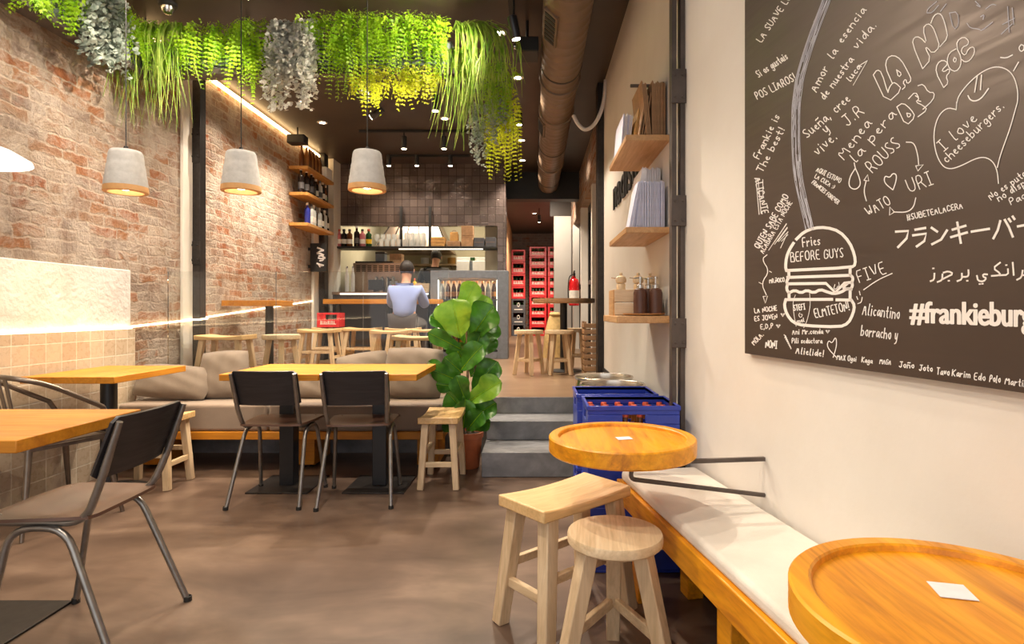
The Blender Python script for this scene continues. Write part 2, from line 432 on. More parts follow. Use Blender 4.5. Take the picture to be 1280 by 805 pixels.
M = dict(
    brick = brick_mat('old_brick', 1, 2, 0.50),
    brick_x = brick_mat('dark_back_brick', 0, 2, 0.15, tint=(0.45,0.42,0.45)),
    brick_r = brick_mat('red_brick', 1, 2, 0.28),
    rough_plaster = plaster('rough_white_plaster', (0.60,0.575,0.54), (0.70,0.675,0.64), 0.9, 5.0),
    cream = plaster('cream_plaster', (0.71,0.665,0.605), (0.76,0.72,0.665), 0.06),
    white_wall = plaster('white_plaster', (0.78,0.72,0.64), (0.84,0.79,0.72), 0.3),
    kitchen = plaster('kitchen_wall', (0.62,0.55,0.38), (0.70,0.63,0.46), 0.03),
    tile = tile_mat('beige_glazed_tile', 1, 2, 0.115, (0.47,0.36,0.25), (0.62,0.50,0.37), (0.70,0.62,0.50), 0.28),
    dark_tile = tile_mat('dark_bronze_tile', 0, 2, 0.115, (0.115,0.086,0.078), (0.22,0.168,0.152), (0.075,0.056,0.048), 0.20, 0.45, 1.8),
    dark_tile_y = tile_mat('dark_bronze_tile_side', 1, 2, 0.115, (0.115,0.086,0.078), (0.22,0.168,0.152), (0.075,0.056,0.048), 0.20, 0.45, 1.8),
    floor = concrete('brown_polished_concrete', (0.080,0.049,0.035), (0.150,0.097,0.070), (0.25,0.170,0.124), 0.32),
    platform = concrete('brown_raised_concrete', (0.22,0.135,0.08), (0.28,0.18,0.11), (0.34,0.23,0.15), 0.3),
    step = concrete('grey_step_concrete', (0.13,0.13,0.14), (0.22,0.22,0.235), (0.34,0.34,0.36), 0.5, 3.2),
    riser = concrete('grey_riser', (0.20,0.22,0.25), (0.25,0.27,0.30), (0.30,0.32,0.35), 0.6, 2.0),
    ceil = plain('dark_brown_ceiling', (0.050,0.034,0.024), 0.45, var=0.2, scale=3.0),
    steel = plain('blackened_steel', (0.035,0.030,0.028), 0.42, 0.5, 0.25, 30),
    rail = plain('painted_dark_steel', (0.085,0.065,0.055), 0.5, 0.2, 0.25, 14, 0.2),
    frame = plain('grey_steel_tube', (0.30,0.28,0.26), 0.30, 0.85, 0.15, 30),
    gunmetal = plain('gunmetal', (0.20,0.16,0.13), 0.33, 0.8, 0.2, 16),
    chrome = plain('stainless', (0.62,0.60,0.57), 0.24, 1.0, 0.08, 10),
    keg = plain('keg_steel', (0.66,0.60,0.52), 0.25, 1.0, 0.12, 7, 0.1),
    black = plain('matt_black', (0.016,0.015,0.014), 0.55),
    blackgloss = plain('satin_black', (0.02,0.02,0.023), 0.3),
    ply = wood('black_stained_ply', (0.012,0.011,0.013), (0.022,0.020,0.023), (0.035,0.031,0.034), 0, 0.36),
    ply_seat = plain('worn_brown_ply', (0.135,0.070,0.046), 0.32, 0, 0.18, 5),
    honey = wood('honey_tabletop', (0.42,0.135,0.008), (0.58,0.215,0.012), (0.68,0.29,0.025), 0, 0.42, 0.8),
    honey_y = wood('honey_plank', (0.42,0.135,0.008), (0.57,0.21,0.012), (0.67,0.285,0.025), 1, 0.42, 0.8),
    amber = wood('amber_varnished', (0.40,0.115,0.004), (0.76,0.285,0.007), (0.92,0.42,0.014), 1, 0.34, 0.7),
    pale = wood('pale_raw_wood', (0.54,0.37,0.20), (0.68,0.50,0.30), (0.80,0.63,0.42), 1, 0.55),
    pale_z = wood('pale_raw_leg', (0.52,0.36,0.20), (0.66,0.48,0.29), (0.76,0.59,0.39), 2, 0.6),
    saddle = wood('saddle_seat_wood', (0.58,0.34,0.13), (0.72,0.46,0.20), (0.80,0.57,0.30), 0, 0.4),
    shelf = wood('oak_shelf', (0.42,0.22,0.085), (0.54,0.30,0.125), (0.64,0.38,0.18), 1, 0.45),
    shelf_o = wood('warm_oak_shelf', (0.46,0.20,0.04), (0.58,0.28,0.07), (0.66,0.35,0.11), 1, 0.45),
    crate_w = wood('crate_wood', (0.60,0.42,0.25), (0.72,0.55,0.36), (0.82,0.68,0.50), 0, 0.55),
    mill = wood('mill_wood', (0.58,0.40,0.22), (0.68,0.50,0.30), (0.76,0.60,0.40), 2, 0.35),
    oldwood = wood('brown_old_wood', (0.28,0.15,0.07), (0.38,0.21,0.10), (0.46,0.27,0.14), 0, 0.5),
    linen = fabric('cream_linen', (0.76,0.70,0.62)),
    taupe = fabric('taupe_canvas', (0.29,0.222,0.175)),
    pillow = fabric('grey_taupe_pillow', (0.215,0.172,0.138)),
    kraft = plain('kraft_paper', (0.42,0.245,0.125), 0.8, 0, 0.18, 20, 0.2),
    kraft2 = plain('ochre_card', (0.60,0.34,0.11), 0.7),
    paper = plain('white_paper', (0.80,0.78,0.80), 0.8, 0, 0.05, 30),
    bluepaper = plain('bluish_paper', (0.66,0.68,0.84), 0.8, 0, 0.08, 30),
    white = plain('white_enamel', (0.82,0.80,0.78), 0.4, 0, 0.04),
    offwhite = plain('chalky_shade', (0.50,0.49,0.475), 0.8, 0, 0.10, 24, 0.5),
    shade_wood = plain('shade_lip', (0.62,0.34,0.13), 0.6),
    terracotta = plain('terracotta', (0.46,0.125,0.045), 0.55, 0, 0.1, 12, 0.1),
    soil = plain('soil', (0.035,0.022,0.014), 0.95, 0, 0.3, 60, 0.8),
    bark = plain('bark', (0.22,0.145,0.09), 0.8, 0, 0.3, 40, 0.5),
    fig_lo = leafm('fig_leaf', (0.035,0.14,0.014), (0.075,0.25,0.022), 0.28, 0.22),
    fig_hi = leafm('fig_leaf_light', (0.14,0.34,0.025), (0.24,0.46,0.04), 0.35, 0.3),
    fern = leafm('fern_leaf', (0.25,0.50,0.012), (0.46,0.70,0.03), 0.5, 0.5),
    fern_y = leafm('fern_leaf_yellow', (0.46,0.54,0.015), (0.66,0.68,0.05), 0.5, 0.5),
    grassm = leafm('grass_leaf', (0.16,0.34,0.02), (0.48,0.58,0.12), 0.45, 0.4),
    silver = leafm('silver_leaf', (0.22,0.28,0.23), (0.48,0.52,0.45), 0.55, 0.25),
    silver_w = leafm('pale_silver_leaf', (0.50,0.52,0.46), (0.86,0.86,0.80), 0.55, 0.35),
    duct = plain('brown_duct', (0.175,0.115,0.072), 0.45, 0.1, 0.12, 5),
    cable = plain('white_hose', (0.72,0.68,0.66), 0.5),
    red = plain('red_plastic', (0.62,0.022,0.028), 0.35, 0, 0.1),
    redpaint = plain('red_enamel', (0.60,0.015,0.018), 0.2),
    redcap = plain('red_cap', (0.62,0.10,0.04), 0.35, 0.3),
    darkcrate = plain('dark_grey_plastic', (0.075,0.075,0.085), 0.5),
    blue = plain('blue_plastic', (0.020,0.045,0.36), 0.28, 0, 0.12),
    chalk = plain('white_marker', (0.86,0.84,0.82), 0.8, 0, 0.03),
    chalk_grey = plain('grey_chalk', (0.50,0.50,0.56), 0.9, 0, 0.1),
    print_w = plain('white_print', (0.88,0.84,0.80), 0.6, 0, 0.02),
    bottle_dark = plain('dark_bottle', (0.018,0.010,0.008), 0.10, 0, 0.2, 10),
    bottle_brown = plain('brown_bottle', (0.14,0.045,0.010), 0.12, 0, 0.2, 10),
    bottle_amber = plain('amber_bottle', (0.36,0.14,0.03), 0.12, 0, 0.2, 10),
    bottle_green = plain('green_bottle', (0.02,0.075,0.02), 0.12, 0, 0.2, 10),
    bottle_blue = plain('blue_bottle', (0.03,0.04,0.30), 0.12, 0, 0.2, 10),
    bottle_yellow = plain('yellow_bottle', (0.80,0.50,0.02), 0.25),
    bottle_pink = plain('pink_bottle', (0.55,0.16,0.18), 0.2),
    bottle_clear = plain('pale_bottle', (0.62,0.62,0.58), 0.12, 0, 0.2, 10),
    dispenser = plain('brown_dispenser', (0.085,0.030,0.016), 0.42),
    fridge_back = plain('fridge_back', (0.50,0.42,0.33), 0.6),
    label_w = plain('white_label', (0.78,0.74,0.66), 0.7),
    label_o = plain('orange_label', (0.70,0.28,0.05), 0.7),
    label_k = plain('dark_label', (0.10,0.09,0.09), 0.6),
    greyframe = plain('grey_fridge_frame', (0.17,0.19,0.22), 0.45, 0.1),
    copper = plain('warm_steel', (0.42,0.31,0.24), 0.28, 0.85, 0.15, 6),
    glass = clear_glass('window_glass', (0.96,0.975,0.97), 1.42, 0.9),
    tumbler = frosty('drinking_glass'),
    shirt = fabric('light_blue_shirt', (0.27,0.33,0.62)),
    tshirt = fabric('dark_tshirt', (0.045,0.038,0.034)),
    trousers = fabric('dark_trousers', (0.07,0.055,0.05)),
    skin = plain('skin', (0.48,0.24,0.15), 0.5, 0, 0.05),
    hair = plain('dark_hair', (0.018,0.012,0.010), 0.6, 0, 0.3, 60, 0.4),
    eye = plain('eye', (0.05,0.04,0.04), 0.2),
    yellowbag = plain('straw_sack', (0.66,0.47,0.20), 0.85, 0, 0.15, 20, 0.4),
    led = glow('warm_light_strip', (1.0, 0.76, 0.46), LED_E*0.6),
    led_hi = glow('warm_ceiling_strip', (1.0, 0.66, 0.30), LED_E*0.9),
    bulb = glow('lamp_bulb', (1.0, 0.86, 0.62), 14.0),
    bulb_hi = glow('spot_lens', (1.0, 0.88, 0.68), 30.0),
    led_w = glow('kitchen_tube', (1.0, 0.90, 0.74), 2.2),
)
def board_material():
    t = NT('dark_board_sheet'); p = t.pos()
    n = t.noise(t.mapping(p, (1.5,1.5,22)), 2.5, 4); n2 = t.noise(p, 3.0, 3)
    t.set(t.mix(n2, (0.070,0.052,0.044), (0.10,0.072,0.058)), t.mapr(n, 0.3, 0.7, 0.36, 0.48), 0.45, spec=0.55)
    t.bump(n, 0.04, 0.003)
    return t.m
M['board'] = board_material()

# ------------------------------------------------------------------ the room
struct('floor', MB().box(-3.2, 1.6, -1.2, 4.53, -0.12, 0.0), M['floor'])
mb = MB().box(-3.2, 0.8, 4.545, 16.4, 0.0, ZP)
struct('floor_raised', mb, M['platform'])
struct('trim_riser', MB().box(-2.99, 0.655, 4.53, 4.545, 0.0, ZP - 0.002), M['step'])
st = MB().box(-0.355, 0.655, 3.86, 4.53, 0.0, 0.17)
struct('floor_lower_step', st, M['step'], bevel=0.006)
st = MB().box(-0.35, 0.655, 4.22, 4.53, 0.17, 0.31)
struct('floor_upper_step', st, M['step'], bevel=0.006)
struct('ceiling', MB().box(-3.2, 1.6, -1.2, 16.4, ZC, ZC + 0.1), M['ceil'])
struct('wall_left', MB().box(-3.2, XL, -1.2, 11.1, 0.0, ZC), M['brick'])
struct('wall_left_plaster', MB().box(XL, -2.955, -1.2, 4.22, 0.99, 1.415), M['rough_plaster'], bevel=0.008)
struct('wall_left_tiles', MB().box(XL, -2.925, -1.2, 4.22, 0.0, 0.985), M['tile'])
struct('wall_left_shelf_return', MB().box(XL, -2.86, 8.2, 8.5, ZP, ZC), M['white_wall'])
struct('trim_plaster_strip', MB().box(XL, -2.965, 4.86, 5.0, ZP, ZC), M['white_wall'], bevel=0.004)
struct('trim_far_plaster_strip', MB().box(XL, -2.955, 7.72, 7.9, ZP, ZC), M['white_wall'], bevel=0.004)
# right side: plaster wall beside the bench, shelf wall, brick stretch with dark windows
mb = MB().prism([(XR, 2.6), (wall_x(-1.2), -1.2), (wall_x(-1.2)+0.3, -1.2), (XR+0.3, 2.6)], 0.0, ZC)
struct('wall_right', mb, M['cream'])
struct('wall_right_shelves', MB().box(XR, XR+0.3, 2.6, 5.46, 0.0, ZC), M['cream'])
n_ = Vector((-0.987, -0.158, 0))
def off_wall(Y, d): return (wall_x(Y) - d*0.987, Y - d*0.158)
a0, b0, a1, b1 = off_wall(2.6, 0.004), off_wall(-1.2, 0.004), off_wall(2.6, 0.016), off_wall(-1.2, 0.016)
struct('baseboard_right', MB().prism([a0, a1, b1, b0], 0.0, 0.12), M['black'])
struct('baseboard_shelves', MB().box(XR-0.012, XR-0.001, 4.56, 5.46, ZP, ZP+0.14), M['black'])
mb = MB()
mb.box(0.70, 0.95, 5.62, 11.0, 2.66, ZC)
struct('wall_right_brick', mb, M['brick_r'])
mb = MB()
for y0, y1 in ((7.0,7.12),(8.62,8.80),(10.3,10.55)):
    mb.box(0.70, 0.95, y0, y1, ZP, 2.66)
struct('wall_right_piers', mb, M['white_wall'])
for k, (y0, y1) in enumerate(((5.62,7.0),(7.12,8.62),(8.80,10.3))):
    mb = MB()
    mb.box(0.84, 0.86, y0, y1, ZP, 2.66)
    o = struct('window_%d' % (k+1), mb, M['blackgloss'])
    f = MB()
    f.box(0.80, 0.84, y0, y0+0.09, ZP, 2.66); f.box(0.80, 0.84, y1-0.09, y1, ZP, 2.66)
    f.box(0.80, 0.84, y0+0.09, y1-0.09, 2.57, 2.66); f.box(0.80, 0.84, y0+0.09, y1-0.09, ZP, ZP+0.2); f.box(0.80, 0.84, y0+0.09, y1-0.09, 1.5, 1.56)
    f.build('window_frame', M['steel'], o, bevel=0.004)
struct('wall_back_stub', MB().box(0.375, 0.95, 11.0, 11.25, ZP, 2.92), M['cream'])
struct('beam', MB().box(0.30, 0.95, 11.0, 11.25, 2.92, ZC), M['ceil'])  # dark fill box added so the gap above the stub stays dark
struct('wall_right_end', MB().box(0.70, 0.95, 10.55, 11.0, ZP, 2.66), M['ceil'])
struct('beam_crossing', MB().box(-0.61, 0.70, 9.0, 9.25, 2.86, ZC), M['black'])
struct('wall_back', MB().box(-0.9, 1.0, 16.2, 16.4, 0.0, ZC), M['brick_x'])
struct('wall_corridor_right', MB().box(0.75, 0.95, 11.25, 16.2, ZP, ZC), M['cream'])
struct('wall_corridor_left', MB().box(-0.72, -0.62, 8.9, 16.2, ZP, ZC), M['oldwood'])
# kitchen front and the kitchen behind it
struct('wall_kitchen_front', MB().box(-2.86, -0.545, 8.5, 8.62, 2.37, ZC), M['dark_tile'])
mb = MB().box(-0.545, -0.426, 8.5, 8.9, ZP, ZC)
struct('pillar', mb, M['dark_tile'])
struct('wall_kitchen_back', MB().box(-3.0, -0.72, 11.0, 11.1, 0.3, ZC), M['kitchen'])
struct('wall_kitchen_left', MB().box(XL, -2.93, 8.62, 11.0, 0.3, ZC), M['kitchen'])
struct('wall_kitchen_right', MB().box(-0.76, -0.72, 8.9, 11.0, 0.3, ZC).box(-0.76, -0.546, 8.88, 8.9, 0.45, ZC), M['kitchen'])

# riveted steel columns
def steel_column(name, label, x0, x1, y0, y1, z0, z1, plates=(), gap=0.0, rivet=0.007):
    t = thing(name, label, 'column', ((x0+x1)/2, (y0+y1)/2, z0))
    ox, oy = (x0+x1)/2, (y0+y1)/2
    w = (x1-x0-gap)/2
    if gap:
        MB().box(x0-ox, x0-ox+w, y0-oy, y1-oy, 0, z1-z0).build('channel', M['rail'], t, bevel=0.003)
        MB().box(x1-ox-w, x1-ox, y0-oy, y1-oy, 0, z1-z0).build('channel', M['rail'], t, bevel=0.003)
    else:
        MB().box(x0-ox, x1-ox, y0-oy, y1-oy, 0, z1-z0).build('shaft', M['steel'], t, bevel=0.004)
    for zp, hp in plates:
        mb = MB().box(x0-ox-0.004, x1-ox+0.004, y0-oy-0.012, y0-oy, zp-z0-hp/2, zp-z0+hp/2)
        pl = mb.build('batten_plate', M['rail'] if gap else M['steel'], t, bevel=0.002)
        rv = MB()
        for sx in (-1, 1):
            for sz in (-0.32, 0.32):
                rv.lathe([(rivet,0),(rivet*0.8,rivet*0.5),(0,rivet*0.75)], seg=8,
                         M=Matrix.Translation(((x1-x0)*0.5*sx*0.55, y0-oy-0.012, zp-z0+sz*hp)) @ Matrix.Rotation(PI/2, 4, 'X'))
        rv.build('rivet', M['rail'] if gap else M['steel'], pl)
    return t
steel_column('steel_column', 'brown riveted column of two steel bars with batten plates on the cream wall', 0.608, 0.668, 2.55, 2.6, 0.0, ZC,
             plates=((2.11,0.15),(1.56,0.135),(1.02,0.13),(0.5,0.13)), gap=0.016)
steel_column('steel_post', 'dark plain steel post at the end of the shelf wall above the kegs', 0.60, 0.70, 5.46, 5.62, ZP, ZC)
steel_column('steel_column', 'black steel column beside the white strip on the brick wall, above the banquette', XL+0.01, -2.902, 5.0, 5.09, ZP, ZC,
             plates=((2.55,0.3),(1.62,0.2)), rivet=0.012)
steel_column('steel_column', 'black steel column behind the black hanging sign by the bar', XL+0.03, -2.88, 7.9, 8.05, ZP, ZC)

# ------------------------------------------------------------------ light strips
def strip(name, label, pts, r, m, off):
    mb = MB()
    for p, q in zip(pts, pts[1:]):
        mb.bar(p, q, r, r)
    return tag(mb.build(name, m, smooth=0), label, 'light strip')
strip('light_strip', 'glowing warm strip on top of the beige tiles under the white plaster panel', [(-2.938,-1.2,0.994),(-2.938,4.2,0.994)], 0.014, M['led'], 0)
strip('light_strip', 'glowing warm strip rising along the bare brick behind the glass screen', [(-2.972,4.24,1.0),(-2.972,4.84,1.03),(-2.958,4.86,1.032),(-2.958,4.99,1.04),(-2.895,4.99,1.041)], 0.013, M['led'], 0)
strip('light_strip', 'glowing warm strip on the brick wall behind the high stools, running to the bar', [(-2.895,4.993,1.042),(-2.895,5.098,1.048),(-2.972,5.1,1.05),(-2.972,7.7,1.245)], 0.013, M['led'], 0)
strip('light_strip', 'glowing warm strip along the top of the brick wall under the ceiling', [(-2.955,4.4,3.235),(-2.955,8.15,3.235)], 0.028, M['led_hi'], 0)
strip('light_strip', 'glowing warm strip above the near brick wall behind the hanging plants', [(-2.955,1.0,3.235),(-2.955,4.1,3.235)], 0.028, M['led_hi'], 0)

# ------------------------------------------------------------------ spot lamps
def lamp_light(parent, loc, watts, angle, color=WARM, aim=None, size=0.025):
    l = bpy.data.lights.new('spot_light', 'SPOT')
    l.energy = watts; l.spot_size = math.radians(angle); l.spot_blend = 0.7; l.color = color; l.shadow_soft_size = size
    o = bpy.data.objects.new('spot_light', l)
    COL.objects.link(o); o.parent = parent; o.location = loc
    if aim is not None:
        d = Vector(aim) - (Vector(parent.location) + Vector(loc))
        o.rotation_euler = d.to_track_quat('-Z', 'Y').to_euler()
    return o
def downlight(x, y, label, watts, angle=110, aim=None, bright=True):
    t = thing('ceiling_spotlight', label, 'ceiling light', (x, y, ZC), 0, 'recessed spotlights in the dark ceiling')
    MB().lathe([(0.034,-0.0),(0.034,-0.006),(0.052,-0.008),(0.056,-0.004),(0.056,0.0)], seg=20).build('trim_ring', M['white'], t)
    MB().lathe([(0,-0.004),(0.033,-0.004),(0.033,0)], seg=16).build('lens', M['bulb_hi'] if bright else M['bulb'], t)
    if watts: lamp_light(t, (0,0,-0.03), watts, angle, aim=aim)
    return t
def can_spot(x, y, label, watts, drop=0.30, aim=None, angle=70, tilt=(0,0,-1), group=None):
    """black cylinder spot hung from a ceiling track"""
    t = thing('track_spotlight', label, 'track light', (x, y, ZC-0.03), 0, group)
    d = Vector(tilt).normalized()
    MB().tube([(0,0,0.0),(0,0,-drop+0.12)], 0.008, 6).build('stem', M['black'], t)
    c = Vector((0,0,-drop+0.10))
    can = MB().tube([c - d*0.06, c - d*0.055, c + d*0.085, c + d*0.09], 0.034, 16, radii=[0.028,0.034,0.034,0.031]).build('can', M['blackgloss'], t)
    MB().tube([c + d*0.0905, c + d*0.094], 0.028, 14).build('lens', M['bulb'], t)
    if watts: lamp_light(t, tuple(c + d*0.12), watts, angle, aim=aim)
    return t
def px_ceil(px, py): 
    p = at_z(px, py, ZC-0.01); return p.x, p.y

x, y = px_ceil(380,128); downlight(x, y, 'bright recessed spotlight showing below the pale silver foliage', SPOT_W, aim=(x, y, 0))
x, y = px_ceil(403,154); downlight(x, y, 'bright recessed spotlight between the silver foliage and the bottle shelves', SPOT_W, aim=(x, y, 0))
x, y = px_ceil(556,149); downlight(x, y, 'bright recessed spotlight beside the long trailing grass', SPOT_W, aim=(x, y, 0))
x, y = px_ceil(521,99); downlight(x, y, 'recessed spotlight shining through the fern fringe of the long planter', SPOT_W*0.35, aim=(x, y, 0))
x, y = px_ceil(333,99); downlight(x, y, 'recessed spotlight half hidden by the fern next to the silver foliage', SPOT_W*0.8, aim=(x, y, 0))
x, y = px_ceil(625,42); downlight(x, y, 'dim white-ringed recessed spotlight above the black projector', 0, bright=False)
x, y = px_ceil(647,98); downlight(x, y, 'starry bright spotlight below the black projector, nearest of the row beside the duct', SPOT_W*1.6, aim=(x-0.1, y-0.5, 0))
x, y = px_ceil(652,176); downlight(x, y, 'starry bright spotlight beside the duct, second brightest of the row', SPOT_W*1.8, aim=(x, y, 0))
x, y = px_ceil(653,201); downlight(x, y, 'starry bright spotlight beside the far end of the duct', SPOT_W*1.8, aim=(x, y, 0))
G = 'black can spots on the kitchen tracks'
def trk(px, py, Y, label, watts, drop):
    p = at(px, py, Y); z = p.z
    can_spot(p.x, Y, label, watts, drop=ZC-0.03-z, aim=(p.x, Y+0.4, 0) if watts > 25 else (p.x, 8.5, 1.9) if watts else None, group=G, angle=90)
trk(505,187,6.9,'black can spot on the nearer kitchen track, above the middle of the bar', 30, .3)
trk(555,187,6.9,'black can spot on the nearer kitchen track, close to the trailing grass', 30, .3)
trk(486,208,8.0,'black can spot on the track by the dark tiles, next to the hanging lamp', 20, .3)
trk(521,208,8.0,'black can spot on the track by the dark tiles, middle of three', 20, .3)
trk(563,208,8.0,'black can spot on the track by the dark tiles, close to the trailing plants', 20, .3)
trk(544,140,5.3,'small black can spot hanging behind the end of the fern planter', 0, .3)
trk(649,157,6.3,'dim black can spot hanging in the row beside the duct', 0, .3)
can_spot(at(636,20,3.6).x, 3.62, 'black can spot turned sideways on the track over the aisle', 85, drop=0.20, tilt=(-0.9,0.15,-0.25), aim=(-1.15,4.15,2.75), angle=100)
can_spot(-2.3, 2.95, 'added black can spot out of view, turned to the marker board', 120, drop=0.26, tilt=(0.7,-0.4,-0.6), aim=(0.95,0.85,1.75), angle=62)  # added lamp, out of view, for the sheen on the board
can_spot(-1.05, 4.75, 'black can spot behind the broad bright fern of the long planter', 150, drop=0.2, tilt=(0,-0.3,-1), aim=(-1.05,3.3,0), angle=88)
can_spot(-2.2, 4.75, 'black can spot behind the low ferns near the brick wall', 80, drop=0.2, tilt=(0,-0.3,-1), aim=(-2.2,3.3,0), angle=88)
can_spot(-1.75, 2.1, 'added black can spot brightening the brick wall over the nearest table', 80, drop=0.2, tilt=(-0.8,0.4,-0.5), aim=(-2.99,3.2,2.6), angle=80)  # unseen spot added to wash the near brick with light
can_spot(-1.75, 3.6, 'added black can spot brightening the brick wall over the black chairs', 75, drop=0.2, tilt=(-0.8,0.4,-0.5), aim=(-2.99,4.3,2.1), angle=80)  # also added above the view, brightens the brick past the planters
can_spot(-1.6, 5.9, 'added black can spot brightening the brick wall behind the high stools', 90, drop=0.2, tilt=(-0.8,0.1,-0.5), aim=(-2.99,6.2,1.7), angle=80)  # another added wall washer, for the far stretch of brick
can_spot(at(641,45,3.75).x, 3.9, 'black can spot pointing down and back on the track over the aisle', 130, drop=0.30, tilt=(0.2,0.12,-1), aim=(0.5,1.85,0.3), angle=44)
for nm, lab, y, x0, x1 in (('ceiling_track','long black ceiling track across the room in front of the kitchen',6.9,-2.1,-0.75),
                           ('ceiling_track','black ceiling track right in front of the dark tiles',8.0,-2.0,-0.9)):
    t = tag(MB().box(x0-(x0+x1)/2, x1-(x0+x1)/2, -0.018, 0.018, -0.03, 0).build(nm, M['black'], loc=((x0+x1)/2, y, ZC), bevel=0.003), lab, 'track')
tag(MB().box(-0.018, 0.018, -0.9, 0.9, -0.03, 0).build('ceiling_track', M['black'], loc=(-0.165, 3.6, ZC), bevel=0.003), 'black ceiling track running along the aisle beside the duct', 'track')
# lamps over the front of the room, above the picture
for k, (x, y, w) in enumerate(((-2.3,1.2,0.8),(-1.0,1.3,1.0),(-0.2,0.5,0.9),(-2.3,3.2,0.8),(-1.0,2.6,0.9))):
    downlight(x, y, 'recessed spotlight over the front tables, %s' % ('beside the brick wall, first from the window' if k == 0 else 'middle of the room, first from the window' if k == 1 else
              'over the bench, first from the window' if k == 2 else 'beside the brick wall, second from the window' if k == 3 else 'middle of the room, second from the window' if k == 4 else 'over the bench'),
              SPOT_W*w*0.8, aim=(x, y, 0), angle=120)
# kitchen and corridor lamps
t = thing('kitchen_lamp', 'white fluorescent tube lamp on the kitchen ceiling', 'ceiling light', (-1.8, 9.6, ZC))
MB().box(-0.7,0.7,-0.07,0.07,-0.05,0).build('housing', M['white'], t, bevel=0.01)
MB().box(-0.66,0.66,-0.04,0.04,-0.066,-0.05).build('tube', M['led_w'], t)
l = bpy.data.lights.new('kitchen_light','AREA'); l.energy = 40; l.shape='RECTANGLE'; l.size=1.3; l.size_y=0.1; l.color=(1,0.88,0.68)
o = bpy.data.objects.new('kitchen_light', l); COL.objects.link(o); o.parent = t; o.location=(0,0,-0.08)
downlight(0.0, 12.8, 'spotlight on the ceiling in front of the stacked red crates', SPOT_W*4, aim=(0.0, 14.0, 0))
downlight(0.0, 9.7, 'added spotlight on the corridor ceiling brightening the cream wall end', SPOT_W*1.3, aim=(0.5, 10.9, 1.7))  # hidden lamp added because the cream wall end came out too dark
downlight(0.25, 7.4, 'added spotlight above the duct brightening the wall by the high table', SPOT_W*1.3, aim=(0.6, 7.6, 1.6))  # lamp added above the duct to brighten the wall by the windows
can_spot(at(674,268,12.0).x, 12.0, 'black can spot hanging in the corridor before the red crates', 60, drop=0.3, tilt=(0,0.3,-1), aim=(0.1,15.6,1.6))

# ------------------------------------------------------------------ duct and its hose, camera, projector, speaker
t = thing('air_duct', 'long round brown ventilation duct under the ceiling', 'duct', (0.215, 5.2, 3.09))
R = 0.16
mb = MB()
ys = [(-4.8, R)]
y = -4.8
while y < 3.6:
    ys += [(y+0.10, R), (y+0.105, R+0.0014), (y+0.115, R+0.0014), (y+0.12, R)]; y += 0.12
mb.lathe([(R*0.8,-4.82)] + [(r, yy) for yy, r in ys] + [(R,3.72),(R*0.55,3.80),(0,3.80)], seg=32, M=Matrix.Rotation(-PI/2, 4, 'X'))
mb.build('duct_tube', M['duct'], t, smooth=60)
for yy in (-0.35, 0.45, 2.4):
    MB().lathe([(R+0.001,yy-0.03),(R+0.014,yy-0.028),(R+0.014,yy+0.028),(R+0.001,yy+0.03)], seg=32, M=Matrix.Rotation(-PI/2, 4, 'X')).build('collar', M['duct'], t)
for yy, ang in ((-1.42, 312), (0.75, 330)):
    Mx = Matrix.Translation((0, yy, 0)) @ Matrix.Rotation(math.radians(ang-270), 4, 'Y')
    fr = MB().box(-0.055,0.055,-0.20,0.20,-R-0.012,-R+0.02, Mx).build('grille_frame', M['duct'], t, bevel=0.003)
    g = MB()
    for k in range(7):
        g.box(-0.042,0.042,-0.18+k*0.052,-0.145+k*0.052,-R-0.016,-R-0.011, Mx)
    g.build('grille', M['black'], fr)
for yy in (-0.6, 1.6, 3.3):
    mb = MB(); mb.tube([(0,yy,R),(0,yy,ZC-3.09)], 0.006, 6); mb.lathe([(R+0.001,yy-0.012),(R+0.005,yy-0.012),(R+0.005,yy+0.012),(R+0.001,yy+0.012)], seg=32, M=Matrix.Rotation(-PI/2, 4, 'X'))
    mb.build('hanger', M['steel'], t)
pts = [Vector((XR-0.005,5.30,3.24)), Vector((0.64,5.30,3.06)), Vector((0.60,5.32,2.92)), Vector((0.54,5.34,2.83)), Vector((0.47,5.35,2.80)), Vector((0.41,5.36,2.85)), Vector((0.365,5.38,2.94))]
def smooth_path(p, n=6):
    p = [Vector(a) for a in p]; out = []
    for i in range(len(p)-1):
        a, b, c, d = p[max(i-1,0)], p[i], p[i+1], p[min(i+2,len(p)-1)]
        for k in range(n):
            t = k/n
            out.append(0.5*((2*b)+(c-a)*t+(2*a-5*b+4*c-d)*t*t+(3*b-a-3*c+d)*t**3))
    out.append(p[-1]); return out
tag(MB().tube(smooth_path(pts), 0.018, 8).build('hose', M['cable']), 'white hose looping from the duct to the cream wall', 'hose')
p = at_z(210, 13, ZC-0.05)
t = thing('dome_camera', 'small silver dome camera on the dark ceiling above the planter', 'security camera', (p.x, p.y, ZC))
MB().lathe([(0.06,0),(0.06,-0.02),(0.05,-0.03),(0,-0.03)], seg=20).build('base', M['black'], t)
MB().lathe([(0.045,-0.025),(0.042,-0.05),(0.028,-0.07),(0,-0.078)], seg=20).build('dome', M['chrome'], t)
p = at(659, 62, 4.3)
t = thing('projector', 'boxy black projector hung beside the duct under the ceiling', 'projector', (p.x, p.y, p.z))
MB().box(-0.085,0.085,-0.10,0.10,-0.055,0.055).build('body', M['black'], t, bevel=0.008)
MB().box(-0.03,0.03,-0.03,0.03,0.055,0.063).build('bracket', M['steel'], t)
MB().tube([(0,0,0.055),(0,0,ZC-p.z)], 0.012, 8).build('pole', M['steel'], t)
MB().lathe([(0.02,0),(0.02,0.012),(0.012,0.016),(0,0.016)], seg=14, M=Matrix.Translation((-0.085,-0.05,0)) @ Matrix.Rotation(-PI/2,4,'Y')).build('lens', M['chrome'], t)
p = at(372, 175, 6.8)
